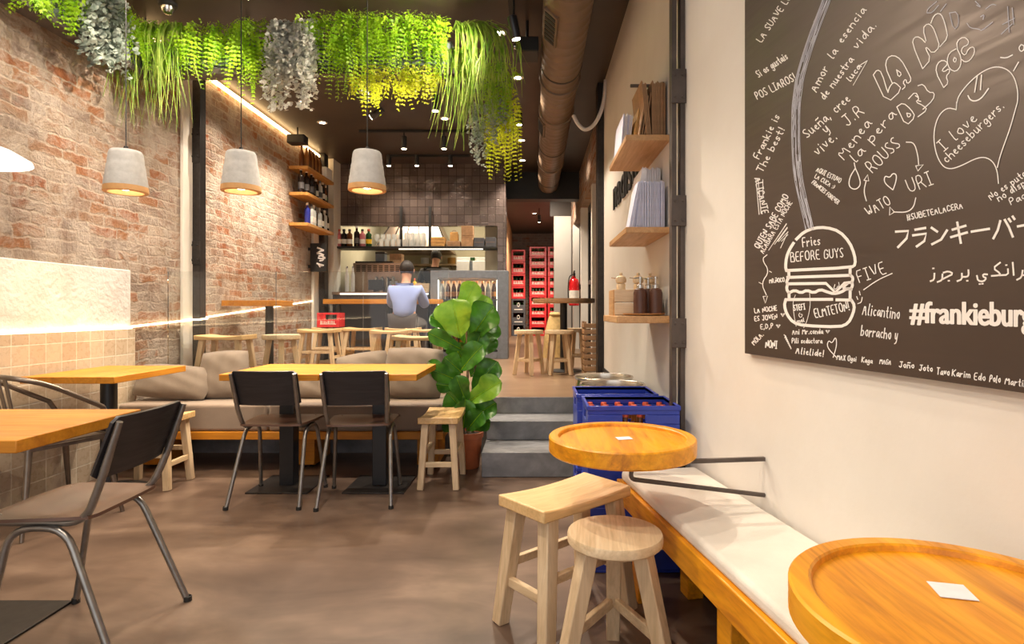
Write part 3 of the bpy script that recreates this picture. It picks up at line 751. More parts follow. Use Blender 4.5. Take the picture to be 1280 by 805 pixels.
t = thing('speaker', 'small dark speaker box hung in the corner above the bottle shelves', 'speaker', (p.x, p.y, p.z))
MB().box(-0.10,0.10,-0.07,0.07,-0.05,0.05).build('cabinet', M['steel'], t, bevel=0.006)
MB().box(-0.09,0.09,-0.076,-0.07,-0.042,0.042).build('grille', M['black'], t)
MB().tube([(0,0,0.05),(0,0,ZC-p.z)], 0.008, 6).build('bracket', M['steel'], t)

# ------------------------------------------------------------------ pendant lamps
def pendant(loc, label):
    t = thing('pendant_lamp', label, 'pendant lamp', loc, 0, 'grey shaded pendant lamps over the tables')
    prof = [(0.112,0.0)]
    for k in range(15):
        z = 0.045 + 0.215*k/14
        prof.append((0.122-0.030*k/14 + (0.0, 0.0014, 0.0004, 0.002, -0.0006)[k % 5], z))
    prof += [(0.086,0.268),(0.02,0.272),(0.02,0.262),(0.082,0.255),(0.110,0.03)]
    t.scale = (0.92,0.92,0.92)
    MB().lathe([(0.1225,0.038)] + prof[1:], seg=40).build('shade', M['offwhite'], t, smooth=50)
    MB().lathe([(0.1235,0.038),(0.126,0.004),(0.123,0.0),(0.100,0.0),(0.098,0.02),(0.108,0.038)], seg=40).build('shade_lip', M['shade_wood'], t)
    MB().lathe([(0.0,0.012),(0.022,0.018),(0.032,0.04),(0.030,0.06),(0.018,0.085),(0.014,0.10)], seg=16).build('bulb', M['bulb'], t)
    MB().lathe([(0.016,0.10),(0.018,0.27),(0.012,0.30),(0.0,0.30)], seg=12).build('socket', M['steel'], t)
    MB().tube([(0,0,0.29),(0,0,(ZC-loc[2])/0.92)], 0.0035, 6).build('cord', M['black'], t)
    l = bpy.data.lights.new('pendant_light', 'SPOT'); l.energy = PEND_W*3; l.color = (1,0.78,0.50); l.shadow_soft_size = 0.04
    l.spot_size = math.radians(125); l.spot_blend = 0.6
    o = bpy.data.objects.new('pendant_light', l); COL.objects.link(o); o.parent = t; o.location = (0,0,0.005)
    return t
for px, py, Y, lab in ((157.5,241,3.42,'grey ribbed pendant lamp hanging over the table by the tiled wall'),
                       (301.5,240,3.58,'grey ribbed pendant lamp in front of the black steel column, middle one of three'),
                       (459,239,3.60,'grey ribbed pendant lamp hanging in front of the dark kitchen tiles')):
    p = at(px, py, Y); pendant((p.x, p.y, p.z), lab)
p = at(-45, 199, 2.6)
t = thing('pendant_lamp', 'glowing white shallow dome pendant lamp, cut off by the picture edge', 'pendant lamp', (p.x, p.y, p.z))
t['label'] = 'glowing white shallow dome pendant lamp against the old brick, beyond the grey ones'
MB().lathe([(0.24,0),(0.235,0.015),(0.17,0.055),(0.09,0.085),(0.03,0.095),(0.03,0.088),(0.085,0.078),(0.165,0.05),(0.228,0.012)], seg=40).build('shade', glow('lit_opal_shade', (1,0.95,0.86), 1.3), t, smooth=60)
MB().lathe([(0,0.0),(0.03,0.02),(0.035,0.045),(0.02,0.09)], seg=16).build('bulb', M['bulb'], t)
MB().tube([(0,0,0.09),(0,0,ZC-p.z)], 0.0035, 6).build('cord', M['black'], t)

# ------------------------------------------------------------------ furniture
def square_table(name, label, x0, x1, y0, y1, zt, col_xy, col, base, axis_mat, th=0.038):
    cx, cy = (x0+x1)/2, (y0+y1)/2
    t = thing(name, label, 'table', (cx, cy, 0))
    mb = MB().box(x0-cx, x1-cx, y0-cy, y1-cy, zt-th, zt)
    mb.build('tabletop', axis_mat, t, bevel=0.003)
    px, py = col_xy[0]-cx, col_xy[1]-cy
    if col[0] == 'sq':
        MB().box(px-col[1]/2, px+col[1]/2, py-col[1]/2, py+col[1]/2, 0.008, zt-th-0.012).build('column', M['blackgloss'], t, bevel=0.004)
    else:
        MB().lathe([(col[1],0.008),(col[1],zt-th-0.012)], (px,py,0), 24).build('column', M['blackgloss'], t)
    MB().box(px-0.16, px+0.16, py-0.16, py+0.16, zt-th-0.012, zt-th-0.001).build('mounting_plate', M['black'], t)
    if base[0] == 'sq':
        MB().box(px-base[1]/2, px+base[1]/2, py-base[2]/2, py+base[2]/2, 0.0, 0.009).build('base_plate', M['steel'], t, bevel=0.002)
    else:
        MB().lathe([(0,0),(base[1],0),(base[1],0.006),(base[1]*0.9,0.014),(0.08,0.022),(0.06,0.03),(0,0.03)], (px,py,0), 40).build('base_plate', M['black'], t)
    return t
square_table('dining_table', 'square honey wood table on a square post, in front of the standing square pillow', -1.825, -1.250, 3.33, 3.98, 0.75, (-1.575,3.70), ('sq',0.09), ('sq',0.38,0.38), M['honey'])
square_table('dining_table', 'square honey wood table on a square post, between the plant and its twin', -1.246, -0.680, 3.33, 3.98, 0.75, (-0.985,3.70), ('sq',0.09), ('sq',0.38,0.38), M['honey'])
square_table('dining_table', 'honey wood table on a round pillar against the beige tiled wall', -2.86, -2.335, 3.20, 3.86, 0.75, (-2.63,3.56), ('rd',0.045), ('rd',0.22), M['honey_y'])
square_table('dining_table', 'honey wood table in front, cut by the picture edge, with a chair drawn up', -2.22, -1.475, 1.64, 2.16, 0.75, (-1.99,2.0), ('rd',0.038), ('sq',0.44,0.42), M['honey'])
[o for o in COL.objects if o.get('label','').startswith('honey wood table in front')][0]['label'] = 'honey wood table nearest the window with a black chair drawn up to its end'

def school_chair(label, loc, rz):
    """tube frame chair, local front = +y"""
    t = thing('tube_frame_chair', label, 'chair', loc, rz, 'black backed tube frame chairs')
    r = 0.0115
    for s in (-1, 1):
        leg = arc_pts([(s*0.205,-0.205,0.0),(s*0.176,-0.035,0.428),(s*0.176,0.135,0.428),(s*0.205,0.215,0.0)], 0.07)
        fr = MB().tube(leg, r, 10).build('side_frame', M['frame'], t, smooth=60)
        caps = MB()
        for y in (-0.205, 0.215):
            caps.lathe([(0,0),(0.0145,0),(0.0145,0.018),(0.012,0.02)], (s*0.205, y, 0), 10)
        caps.build('foot_cap', M['black'], fr)
        post = arc_pts([(s*0.160,0.20,0.443),(s*0.163,-0.085,0.438),(s*0.172,-0.135,0.55),(s*0.178,-0.205,0.765)], 0.075, 7)
        MB().tube(post, 0.0125, 10, radii=[0.0125]*(len(post)-2)+[0.0135,0.010]).build('back_post', M['frame'], t, smooth=60)
    def seat(u, v):
        x = (u-0.5)*0.40*(1.0 - 0.13*(1-v)**2); y = -0.115 + v*0.40
        rr = 0.06
        z = 0.463 - 0.020*math.exp(-((v-0.35)/0.22)**2)*(1-(2*u-1)**2) - 0.02*max(0, v-0.85)/0.15
        ex = abs(2*u-1)
        if ex > 0.8: y = y*(1-0.10*((ex-0.8)/0.2)**2)
        return (x, y, z)
    MB().grid(seat, 16, 16, 0.011).build('seat', M['ply_seat'], t, smooth=40)
    def back(u, v):
        x = (u-0.5)*0.378
        z = 0.577 + v*0.200
        c = (2*u-1)
        y = -0.144 - (z-0.58)*0.33 + 0.006 - 0.025*(1-c*c)
        k = abs(c)
        if k > 0.88:
            z = 0.677 + (z-0.677)*(1-0.16*((k-0.88)/0.12)**2)
        return (x, y+0.012, z)
    MB().grid(back, 18, 8, 0.010).build('backrest', M['ply'], t, smooth=40)
    sc = MB()
    for s in (-1, 1):
        sc.lathe([(0.006,0),(0.005,0.002),(0,0.003)], (s*0.15, 0.19, 0.462), 8)
    sc.build('screw', M['chrome'], t)
    return t
ch = school_chair('black backed tube chair turned side on at the nearest honey table', (-1.535, 2.01, 0), PI/2 + math.radians(2))
dup(ch, (-1.527, 3.435, 0), 0.0, 'black backed tube chair seen from behind at the table near the standing square pillow')
dup(ch, (-1.035, 3.435, 0), math.radians(6), 'black backed tube chair seen from behind at the table beside the plant')

def metal_armchair(label, loc, rz):
    t = thing('metal_armchair', label, 'chair', loc, rz)
    r = 0.013
    rail = smooth_path([(-0.235,0.13,0.60),(-0.24,0.02,0.665),(-0.225,-0.12,0.745),(-0.17,-0.225,0.785),(0,-0.255,0.795),(0.17,-0.225,0.785),(0.225,-0.12,0.745),(0.24,0.02,0.665),(0.235,0.13,0.60)], 5)
    MB().tube(rail, r, 10).build('back_rail', M['gunmetal'], t, smooth=60)
    for s in (-1, 1):
        MB().tube(arc_pts([(s*0.235,0.13,0.60),(s*0.225,0.17,0.52),(s*0.205,0.18,0.44)], 0.04), r, 8).build('arm_support', M['gunmetal'], t, smooth=60)
    for k in range(5):
        x = (k-2)*0.055
        MB().bar((x*0.85,-0.175,0.45), (x*1.1,-0.248,0.79), 0.030, 0.006, up=(0,1,0)).build('back_slat', M['gunmetal'], t, bevel=0.002)
    def seat(u, v):
        a = (u-0.5)*2; b = (v-0.5)*2
        q = 0.19 + 0.012*(1-abs(a*b))
        return (a*q, b*q, 0.452 - 0.014*(1-a*a)*(1-b*b) - 0.015*max(abs(a),abs(b))**8)
    MB().grid(seat, 12, 12, 0.003).build('seat', M['gunmetal'], t)
    mb = MB()
    for s in (-1, 1):
        mb.bar((s*0.19,-0.18,0.432),(s*0.19,0.18,0.432),0.006,0.03); mb.bar((-0.18,s*0.19,0.432),(0.18,s*0.19,0.432),0.006,0.03)
    mb.build('apron', M['gunmetal'], t)
    for sx in (-1, 1):
        for sy in (-1, 1):
            MB().tube([(sx*0.175,sy*0.175,0.44),(sx*0.20,sy*0.20,0.22),(sx*0.235,sy*0.235,0.0)], 0.013, 8, radii=[0.017,0.014,0.010]).build('leg', M['gunmetal'], t, smooth=60)
    return t
metal_armchair('gunmetal slat back metal armchair standing by the beige tiles behind the nearest table', (-2.60, 3.08, 0), math.radians(-22))

# ---- stools
def saddle_stool(label, loc, rz, w=0.40, d=0.24, h=0.45, group='rustic raw wood stools', th=0.042, splay=0.045, leg=0.042, sink=0.016, m=None, m2=None):
    t = thing('wooden_stool', label, 'stool', loc, rz, group)
    def top(u, v):
        a = 2*u-1
        return ((u-0.5)*w, (v-0.5)*d, h - sink*(1-a*a))
    mb = MB()
    nu, nv = 14, 4
    P = [[Vector(top(i/nu, j/nv)) for j in range(nv+1)] for i in range(nu+1)]
    vs = [P[i][j] for i in range(nu+1) for j in range(nv+1)] + [Vector((P[i][j].x, P[i][j].y, h-th)) for i in range(nu+1) for j in range(nv+1)]
    o = (nu+1)*(nv+1); k = nv+1; fs = []
    for i in range(nu):
        for j in range(nv):
            fs.append((i*k+j,(i+1)*k+j,(i+1)*k+j+1,i*k+j+1)); fs.append((o+i*k+j+1,o+(i+1)*k+j+1,o+(i+1)*k+j,o+i*k+j))
        fs.append((i*k,o+i*k,o+(i+1)*k,(i+1)*k)); fs.append((i*k+nv,(i+1)*k+nv,o+(i+1)*k+nv,o+i*k+nv))
    for j in range(nv):
        fs.append((j,j+1,o+j+1,o+j)); fs.append((nu*k+j+1,nu*k+j,o+nu*k+j,o+nu*k+j+1))
    mb.add(vs, fs).build('seat', m or M['saddle'], t, bevel=0.005)
    tx, ty = w/2-0.055, d/2-0.04
    bx, by = tx+splay, ty+splay*0.9
    def lp(sx, sy, z):
        f = 1 - z/(h-th)
        return Vector((sx*(tx+(bx-tx)*f), sy*(ty+(by-ty)*f), z))
    for sx in (-1,1):
        for sy in (-1,1):
            MB().bar(lp(sx,sy,0), lp(sx,sy,h-th+0.004), leg*0.92, leg*0.92, leg*1.05, leg*1.05).build('leg', m2 or M['pale_z'], t, bevel=0.004)
    for sx in (-1,1):
        MB().bar(lp(sx,-1,0.155), lp(sx,1,0.155), 0.022, 0.032).build('stretcher', m2 or M['pale'], t, bevel=0.003)
    for sy in (-1,1):
        MB().bar(lp(-1,sy,0.215), lp(1,sy,0.215), 0.022, 0.030).build('stretcher', m2 or M['pale'], t, bevel=0.003)
    return t
def round_stool(label, loc, rz, r=0.148, h=0.43, legs=3, group='rustic raw wood stools', splay=0.07, th=0.042, lw=0.046):
    t = thing('round_stool', label, 'stool', loc, rz, group)
    prof = [(0,h-th),(r*0.96,h-th),(r,h-th+0.006),(r*1.005,h-0.008),(r*0.985,h-0.001),(0,h-0.002)]
    MB().lathe(prof, seg=40).build('seat', M['pale'], t)
    ang = [2*PI*k/legs + PI/2 for k in range(legs)]
    top = lambda a: Vector((math.cos(a)*r*0.62, math.sin(a)*r*0.62, h-th+0.002))
    bot = lambda a: Vector((math.cos(a)*(r*0.62+splay), math.sin(a)*(r*0.62+splay), 0))
    for a in ang:
        MB().bar(bot(a), top(a), lw*0.88, lw*0.88, lw, lw, up=(math.cos(a),math.sin(a),0)).build('leg', M['pale_z'], t, bevel=0.004)
    f = 0.36
    q = [bot(a)*(1-f)+top(a)*f for a in ang]
    if legs == 3:
        MB().bar(q[0], q[1], 0.020, 0.034).build('stretcher', M['pale'], t, bevel=0.003)
        MB().bar(q[0]+Vector((0,0,-.0)), q[2], 0.020, 0.034).build('stretcher', M['pale'], t, bevel=0.003)
    else:
        for k in range(legs):
            MB().bar(q[k], q[(k+1)%legs], 0.020, 0.030).build('stretcher', M['pale'], t, bevel=0.003)
    return t
saddle_stool('raw wood saddle seat stool with a worn yellow top beside the round wall table', (0.117,2.115,0), math.radians(41), 0.44, 0.245, 0.462, leg=0.05, sink=0.012)
round_stool('raw wood three legged round stool with a cracked seat in front of the bench', (0.25,1.79,0), math.radians(-6), 0.147, 0.434, th=0.034, splay=0.095, lw=0.05)
round_stool('light round stool with only its seat edge showing under the nearest round table', (0.495,1.055,0), math.radians(40), 0.13, 0.432)
saddle_stool('small raw wood saddle stool standing in front of the potted plant', (-0.60,3.77,0), PI/2, 0.40, 0.25, 0.455, leg=0.042, splay=0.03)
saddle_stool('small raw wood saddle stool tucked by the table against the tiled wall', (-2.455,3.70,0), 0.0, 0.40, 0.27, 0.455, leg=0.042, splay=0.03)

# ---- banquette
t = thing('banquette', 'low banquette with thick taupe cushions on a honey wood plank under the glass screen', 'bench', (-1.76,4.22,0))
MB().box(-1.14,1.13,-0.25,0.26,0.228,0.282).build('plank', M['honey'], t, bevel=0.004)
for x in (-0.95, 0.12, 1.0):
    MB().box(x-0.075,x+0.075,-0.12,0.2,0.02,0.228).build('leg', M['honey'], t, bevel=0.004)
    MB().lathe([(0.03,0),(0.03,0.008),(0.012,0.012),(0.012,0.02)], (x,-0.05,0), 12).build('foot', M['black'], t)
def soft_block(x0,x1,y0,y1,z0,z1,puff=0.012,n=12):
    mb = MB(); R_ = 0.03
    def f(u, v):
        a = 2*u-1; b = 2*v-1
        return (x0+(x1-x0)*u, y0+(y1-y0)*v, z1 + puff*(1-a**4)*(1-b**4) - 0.015*max(abs(a)**16, abs(b)**16))
    mb.grid(f, n*2, n, 0.0)
    b = len(mb.v)
    mb.box(x0,x1,y0,y1,z0,z1-0.015)
    return mb
for x0, x1 in ((-1.12,-0.085),(-0.08,1.12)):
    MB().box(x0,x1,-0.24,0.255,0.283,0.47).build('seat_cushion', M['taupe'], t, bevel=0.022, seg=4)

def pillow(label, loc, w, h, d, tilt, rz, m=None, roll=0.0):
    o = MB()
    n = 18
    def surf(sgn):
        def f(u, v):
            a, b = 2*u-1, 2*v-1
            e = (1-a**4)*(1-b**4)
            px = a*w/2*(1-0.07*b*b*abs(a)); pz = b*h/2*(1-0.07*a*a*abs(b))
            wr = 0.006*math.sin(9*a+4*b)*math.sin(5*b-3*a+1)
            return (px, sgn*(d/2*max(e,0)**0.6 + (wr if e > 0.1 else 0)) , pz)
        return f
    Mx = Matrix.Rotation(tilt,4,'X') @ Matrix.Rotation(roll,4,'Y')
    for sg in (1,-1):
        f = surf(sg)
        o.grid((lambda u,v: Mx @ Vector(f(u if sg<0 else 1-u, v))), n, n)
    ob = o.build('pillow', m or M['pillow'], loc=loc, smooth=80)
    ob.rotation_euler = (0,0,rz)
    return tag(ob, label, 'cushion', 'taupe scatter pillows on the banquette')
pillow('wide taupe pillow lying back in the corner by the tiled wall', (-2.63,4.20,0.60), 0.54, 0.26, 0.16, math.radians(-28), 0.06, roll=0.08)
pillow('square taupe pillow standing upright between the tiled wall corner and the first chair', (-2.30,4.27,0.645), 0.36, 0.36, 0.14, math.radians(-14), 0.0, roll=-0.06)
pillow('taupe pillow peeping between the two black chair backs', (-1.66,4.30,0.585), 0.44, 0.26, 0.14, math.radians(-20), 0.0, roll=0.1)
pillow('taupe pillow behind the second black chair', (-1.28,4.30,0.635), 0.40, 0.35, 0.14, math.radians(-16), 0.0, roll=-0.16)
pillow('big square taupe pillow at the plant end of the banquette', (-0.895,4.28,0.655), 0.44, 0.385, 0.15, math.radians(-14), 0.0, roll=0.03)

# ---- bench along the plaster wall
def wpt(Y, d): 
    x, y = off_wall(Y, d); return Vector((x, y, 0))
L0, L1 = 2.44, 1.20
t = thing('wall_bench', 'amber varnished bench along the cream wall with a cream seat pad', 'bench', tuple(wpt(1.5,0.17)))
o0 = t.location.copy()
def quadprism(mb, Ya, Yb, d0, d1, z0, z1):
    P = [wpt(Ya,d0), wpt(Ya,d1), wpt(Yb,d1), wpt(Yb,d0)]
    mb.prism([((p-o0).x, (p-o0).y) for p in P], z0, z1); return mb
quadprism(MB(), L0, L1, 0.015, 0.345, 0.385, 0.422).build('seat_plank', M['amber'], t, bevel=0.004)
quadprism(MB(), L0, L1, 0.325, 0.350, 0.335, 0.424).build('front_rail', M['amber'], t, bevel=0.004)
for Y in (2.32, 1.62):
    for d in (0.26, 0.06):
        quadprism(MB(), Y, Y-0.075, d, d+0.065, 0.0, 0.385).build('leg', M['amber'], t, bevel=0.004)
quadprism(MB(), 2.42, 1.205, 0.012, 0.338, 0.4225, 0.466).build('seat_pad', M['linen'], t, bevel=0.016, seg=4)

def wall_table(label, c, zt, r, Yw, name='wall_table'):
    t = thing(name, label, 'table', (c[0], c[1], zt))
    top = MB().lathe([(0,-0.056),(r-0.006,-0.056),(r,-0.050),(r,-0.004),(r-0.004,0),(r-0.030,0),(r-0.034,-0.003),(r-0.036,-0.012),(0,-0.012)], seg=72).build('tabletop', M['amber'], t, smooth=30)
    return t
def bracket(t, c, zt, pw, zt_low):
    """two square rods from the wall plate to the underside of the top"""
    pw = Vector(pw); o = Vector(t.location)
    dirn = (Vector((c[0],c[1],0)) - pw); dirn.z = 0
    dn = dirn.normalized(); dist = dirn.length
    top = pw.copy(); top.z = zt-0.064
    MB().bar(top-o, top + dn*(dist+0.05) - o, 0.013, 0.013).build('bracket_rod', M['rail'], t)
    low = pw.copy(); low.z = zt_low
    e = low + dn*(dist*0.98); e.z = zt-0.115
    pts = arc_pts([low-o, e-o, (e+Vector((0,0,0.052))+dn*(-0.01))-o], 0.02)
    MB().tube(pts, 0.0075, 8).build('bracket_rod', M['rail'], t)
ta = wall_table('round amber wall table with a raised rim beside the blue crates', (0.30,1.98), 0.69, 0.25, 1.9)
bracket(ta, (0.30,1.86), 0.69, (wall_x(1.917)-0.004,1.917,0), 0.505)
tb = wall_table('big round amber wall table with a raised rim, nearest of the two', (0.645,0.845), 0.69, 0.25, 0.8)
bracket(tb, (0.645,0.80), 0.69, (wall_x(0.85)-0.004,0.85,0), 0.505)
def sticker(label, px, py, z, w, d, rz):
    p = at_z(px, py, z)
    o = MB().box(-w/2,w/2,-d/2,d/2,0,0.0012).build('sticker', M['paper'], loc=(p.x,p.y,z), smooth=0)
    o.rotation_euler = (0,0,rz)
    tag(o, label, 'sticker')
sticker('small plain white card on the round table by the blue crates', 780, 548, 0.679, 0.052, 0.04, 0.2)
sticker('small plain white card on the nearest round table', 1190, 739, 0.679, 0.052, 0.052, -0.25)

# ------------------------------------------------------------------ potted fig
t = thing('potted_fig', 'big leafed fig plant in a terracotta pot beside the grey steps', 'plant', (-0.475,4.12,0))
pot = MB().lathe([(0,0),(0.075,0),(0.080,0.006),(0.102,0.215),(0.110,0.218),(0.112,0.255),(0.104,0.257),(0.100,0.235),(0,0.235)], seg=36)
pot.build('pot', M['terracotta'], t)
MB().lathe([(0.099,0.236),(0.05,0.242),(0,0.245)], seg=24).build('soil', M['soil'], t)
base = Vector(t.location)
stems = [smooth_path([(0,0,0.235),(-0.01,0.0,0.5),(0.0,0.01,0.8),(-0.03,0.0,1.12),(-0.05,0,1.22)]), smooth_path([(0.03,0.02,0.235),(0.05,0.02,0.5),(0.05,0.03,0.8),(0.06,0.02,1.02)]), smooth_path([(-0.03,-0.01,0.235),(-0.045,-0.02,0.5),(-0.06,-0.02,0.72)])]
for p in stems:
    MB().tube(p, 0.01, 8, radii=[0.012-0.006*i/len(p) for i in range(len(p))]).build('stem', M['bark'], t)
ribs = MB()
def big_leaf(mb, a, b, wd, nrm, curl=0.06):
    a, b = Vector(a), Vector(b); L = (b-a).length; d = (b-a).normalized()
    s = d.cross(Vector(nrm)).normalized(); n = s.cross(d).normalized()
    nu, nv = 22, 10
    ph = random.uniform(0,6); wav = random.uniform(0.05,0.10)
    prof = [(0,0.02),(0.05,0.16),(0.15,0.46),(0.28,0.66),(0.40,0.72),(0.52,0.80),(0.66,0.97),(0.78,1.0),(0.88,0.88),(0.95,0.60),(0.985,0.32),(1.0,0.05)]
    def wid(u):
        for (u0,w0),(u1,w1) in zip(prof, prof[1:]):
            if u <= u1: return w0+(w1-w0)*(u-u0)/(u1-u0)
        return 0.05
    def f(u, v):
        w = wd*0.5*wid(u)
        x = (2*v-1)
        ruf = wav*wd*math.sin(11*u+ph+2.5*(1 if x > 0 else -1))*x*x
        vein = 0.012*wd*math.cos(2*PI*(u*6.5-abs(x)*1.3))*min(1,abs(x)*3)
        return a + d*(L*u) + s*(x*w) + n*(abs(x)*w*0.34 - curl*L*4*(u-0.5)**2*0.8 + ruf + vein)
    mb.grid(f, nu, nv, 0.0)
    ribs.tube([f(i/10,0.5)+n*0.001 for i in range(11)], 0.003, 5, radii=[0.0035-0.0024*i/10 for i in range(11)])
def lp(cx, cy, dy):   # crop pixels of the plant
    return at(490+cx*0.3726, 340+cy*0.3726, 4.12+dy) - base
lv = [((228,222),(200,92),112,-.10,-.14,1),((228,140),(280,34),66,-.03,-.06,1),((262,175),(322,82),70,.06,.10,1),((262,225),(340,112),100,-.06,-.10,0),
 ((205,192),(128,148),52,-.05,-.12,0),((238,262),(122,203),48,-.08,-.20,0),((215,262),(150,200),60,.06,.12,0),((228,330),(302,246),72,-.08,-.16,0),
 ((238,340),(176,285),66,-.05,-.10,0),((242,372),(134,328),54,-.06,-.16,0),((268,402),(352,300),76,-.03,-.06,0),((260,432),(362,368),76,-.10,-.20,1),
 ((238,388),(148,376),48,-.04,-.10,0),((246,472),(186,404),66,-.08,-.14,0),((255,500),(346,438),74,-.08,-.14,0),((240,525),(246,430),60,-.10,-.16,0),
 ((265,262),(350,170),76,.05,.08,0),((248,312),(346,214),66,-.02,.04,0),((250,532),(302,468),60,-.12,-.18,0),((236,455),(168,468),50,-.06,-.14,0),
 ((240,300),(206,240),62,.04,.02,0),((262,350),(320,290),60,.08,.12,0),((262,470),(310,410),60,.08,.12,0),((228,420),(176,350),56,.06,.10,0),((240,240),(262,150),80,.08,.06,0),((235,505),(150,455),56,-.02,-.05,0),((258,520),(330,500),50,-.05,-.1,0),((232,520),(165,505),50,-.05,-.12,0),((250,440),(215,350),60,-.10,-.16,0),((262,300),(300,200),64,-.06,-.10,0),((225,385),(120,300),46,.05,.10,0),((270,370),(355,345),50,.02,.06,0)]
fo = [MB(), MB()]
for (a, b, w, da, db, hi) in lv:
    A, B = lp(a[0],a[1],da), lp(b[0],b[1],db)
    big_leaf(fo[hi], A, B, w*0.3726*4.1/720*1.15, (random.uniform(-.35,.35),-1,random.uniform(0.1,0.5)))
fo[0].build('foliage', M['fig_lo'], t, smooth=80)
o = fo[1].build('foliage', M['fig_hi'], t, smooth=80); o['label'] = 'lighter young leaves'
ribs.build('leaf_midrib', M['fern'], t, smooth=80)

# ------------------------------------------------------------------ hanging planters and their plants
t = thing('hanging_planter', 'long black trough hung across the room, fringed with ferns', 'planter', (-1.77,4.25,2.84))
MB().box(-1.19,1.19,-0.06,0.06,0.0,0.045).build('beam', M['rail'], t, bevel=0.004)
MB().box(-1.17,1.17,-0.045,0.045,0.045,0.235).build('trough', M['greyframe'], t, bevel=0.003)
g = MB()
for k in range(25): g.bar((-1.17+k*0.0975,-0.052,0.045),(-1.17+k*0.0975,-0.052,0.24),0.005,0.005)
for k in range(4): g.bar((-1.17,-0.054,0.06+k*0.058),(1.17,-0.054,0.06+k*0.058),0.005,0.005)
g.build('wire_mesh', M['black'], t, smooth=0)
for x in (-1.1,-0.35,0.4,1.12):
    MB().tube([(x,0,0.2),(x,0,ZC-2.84)],0.006,6).build('hanger_rod', M['steel'], t)
t = thing('hanging_planter', 'black trough along the brick wall with trailing plants, nearer than the long one', 'planter', (-2.86,3.0,2.80))
MB().box(-0.06,0.06,-1.2,1.15,0.0,0.045).build('beam', M['rail'], t, bevel=0.004)
MB().box(-0.045,0.045,-1.18,1.13,0.045,0.22).build('trough', M['greyframe'], t, bevel=0.003)
g = MB()
for k in range(24): g.bar((0.052,-1.18+k*0.1,0.045),(0.052,-1.18+k*0.1,0.22),0.005,0.005)
g.build('wire_mesh', M['black'], t, smooth=0)
for y in (-0.9,0.2,1.0):
    MB().tube([(0,y,0.2),(0,y,ZC-2.80)],0.006,6).build('hanger_rod', M['steel'], t)

def strand(top, out, drop, wob, n=14):
    """arches out over the edge, then hangs"""
    p = []
    for i in range(n+1):
        f = i/n
        q = min(1, f*2.6)
        p.append(top + out*(1-(1-q)**2) + Vector((wob.x*f*f, wob.y*f*f, 0.045*math.sin(PI*min(1,f*3.0)) - drop*max(0,f-0.10)/0.90)))
    return p
def rnd(a): return random.uniform(-a, a)
def fern_mesh(top, wd, drop, n, out=(0,-0.11,0), along=(1,0,0), ls=0.046, depth=0.045):
    """hanging fronds: an arching stalk with paired leaflets, each leaflet feathered into three blades"""
    mb = MB(); al = Vector(along); o0 = Vector(out)
    perp = Vector((-al.y, al.x, 0))
    for i in range(n):
        tp = Vector(top) + al*rnd(wd/2) + perp*rnd(depth)
        dr = drop*(random.uniform(0.45,1.0) if i % 3 else random.uniform(0.1,0.35))
        sw = min(1.0, wd/0.2)
        oo = o0*random.uniform(0.2,1.5) + al*rnd(0.08*sw)
        pth = strand(tp, oo, dr, Vector((rnd(.09*sw),rnd(.07),0)), max(7,int(dr/0.026)))
        fl = Vector((rnd(1),rnd(0.7),0)).normalized()
        N = len(pth)
        for k in range(1, N-1):
            d = (pth[k+1]-pth[k]).normalized(); c = pth[k]
            s = fl - d*fl.dot(d)
            if s.length < 0.1: continue
            s = s.normalized(); u = d.cross(s)
            f = k/N
            ln = ls*(0.35+0.9*f if f < 0.35 else 1.05*(1-f)**0.7+0.12)*random.uniform(0.8,1.2)
            for sd in (1,-1):
                tw = u*rnd(0.35)
                for an, q in ((0.55,1.0),(1.05,0.75),(0.1,0.7)):
                    dd = (s*sd*math.cos(an-0.3) + d*math.sin(an) + tw).normalized()
                    wv = d*ln*0.11 + u*ln*0.03
                    tip = c + dd*ln*q
                    mb.add([c, c+dd*ln*q*0.5+wv, tip, c+dd*ln*q*0.5-wv], [(0,1,2,3)])
    return mb
def grass_mesh(top, wd, drop, n, out=(0,-0.13,0), along=(1,0,0), depth=0.04, w=0.009, spread=0.10):
    mb = MB(); al = Vector(along); perp = Vector((-al.y, al.x, 0))
    for i in range(n):
        tp = Vector(top) + al*rnd(wd/2) + perp*rnd(depth)
        dr = drop*random.uniform(0.35,1.0)
        pth = strand(tp, Vector(out)*random.uniform(0.5,1.3)+al*rnd(spread), dr, Vector((rnd(.12),rnd(.08),0)), 10)
        s = Vector((rnd(1),rnd(0.6),0)).normalized()
        vs, fs = [], []
        for k, p in enumerate(pth):
            ww = w*0.5*(1-0.85*(k/10)**2)
            vs += [p-s*ww, p+s*ww]
            if k: fs.append((2*k-2,2*k-1,2*k+1,2*k))
        mb.add(vs, fs)
    return mb
def round_mesh(top, wd, drop, n, out=(0,-0.11,0), along=(1,0,0), ls=0.026, depth=0.05):
    mb = MB(); al = Vector(along); perp = Vector((-al.y, al.x, 0))
    for i in range(n):
        tp = Vector(top) + al*rnd(wd/2) + perp*rnd(depth)
        dr = drop*random.uniform(0.25,1.0)
        pth = strand(tp, Vector(out)*random.uniform(0.4,1.2)+al*rnd(0.06), dr, Vector((rnd(.06),rnd(.05),0)), max(8,int(dr/0.028)))
        for k in range(len(pth)-1):
            for rep in range(3):
                c = pth[k].lerp(pth[k+1], random.random()) + Vector((rnd(.02),rnd(.02),rnd(.01)))
                n_ = Vector((rnd(1),rnd(1)-0.5,rnd(1)+0.4)).normalized()
                a = n_.orthogonal().normalized(); b = n_.cross(a); L = ls*random.uniform(0.6,1.1)
                ring = [c + (a*math.cos(q)*L*0.62 + b*math.sin(q)*L*0.45) for q in (0,1.05,2.1,3.14,4.2,5.25)]
                mb.add([c+n_*L*0.12]+ring, [(0,1+j,1+(j+1)%6) for j in range(6)])
    return mb
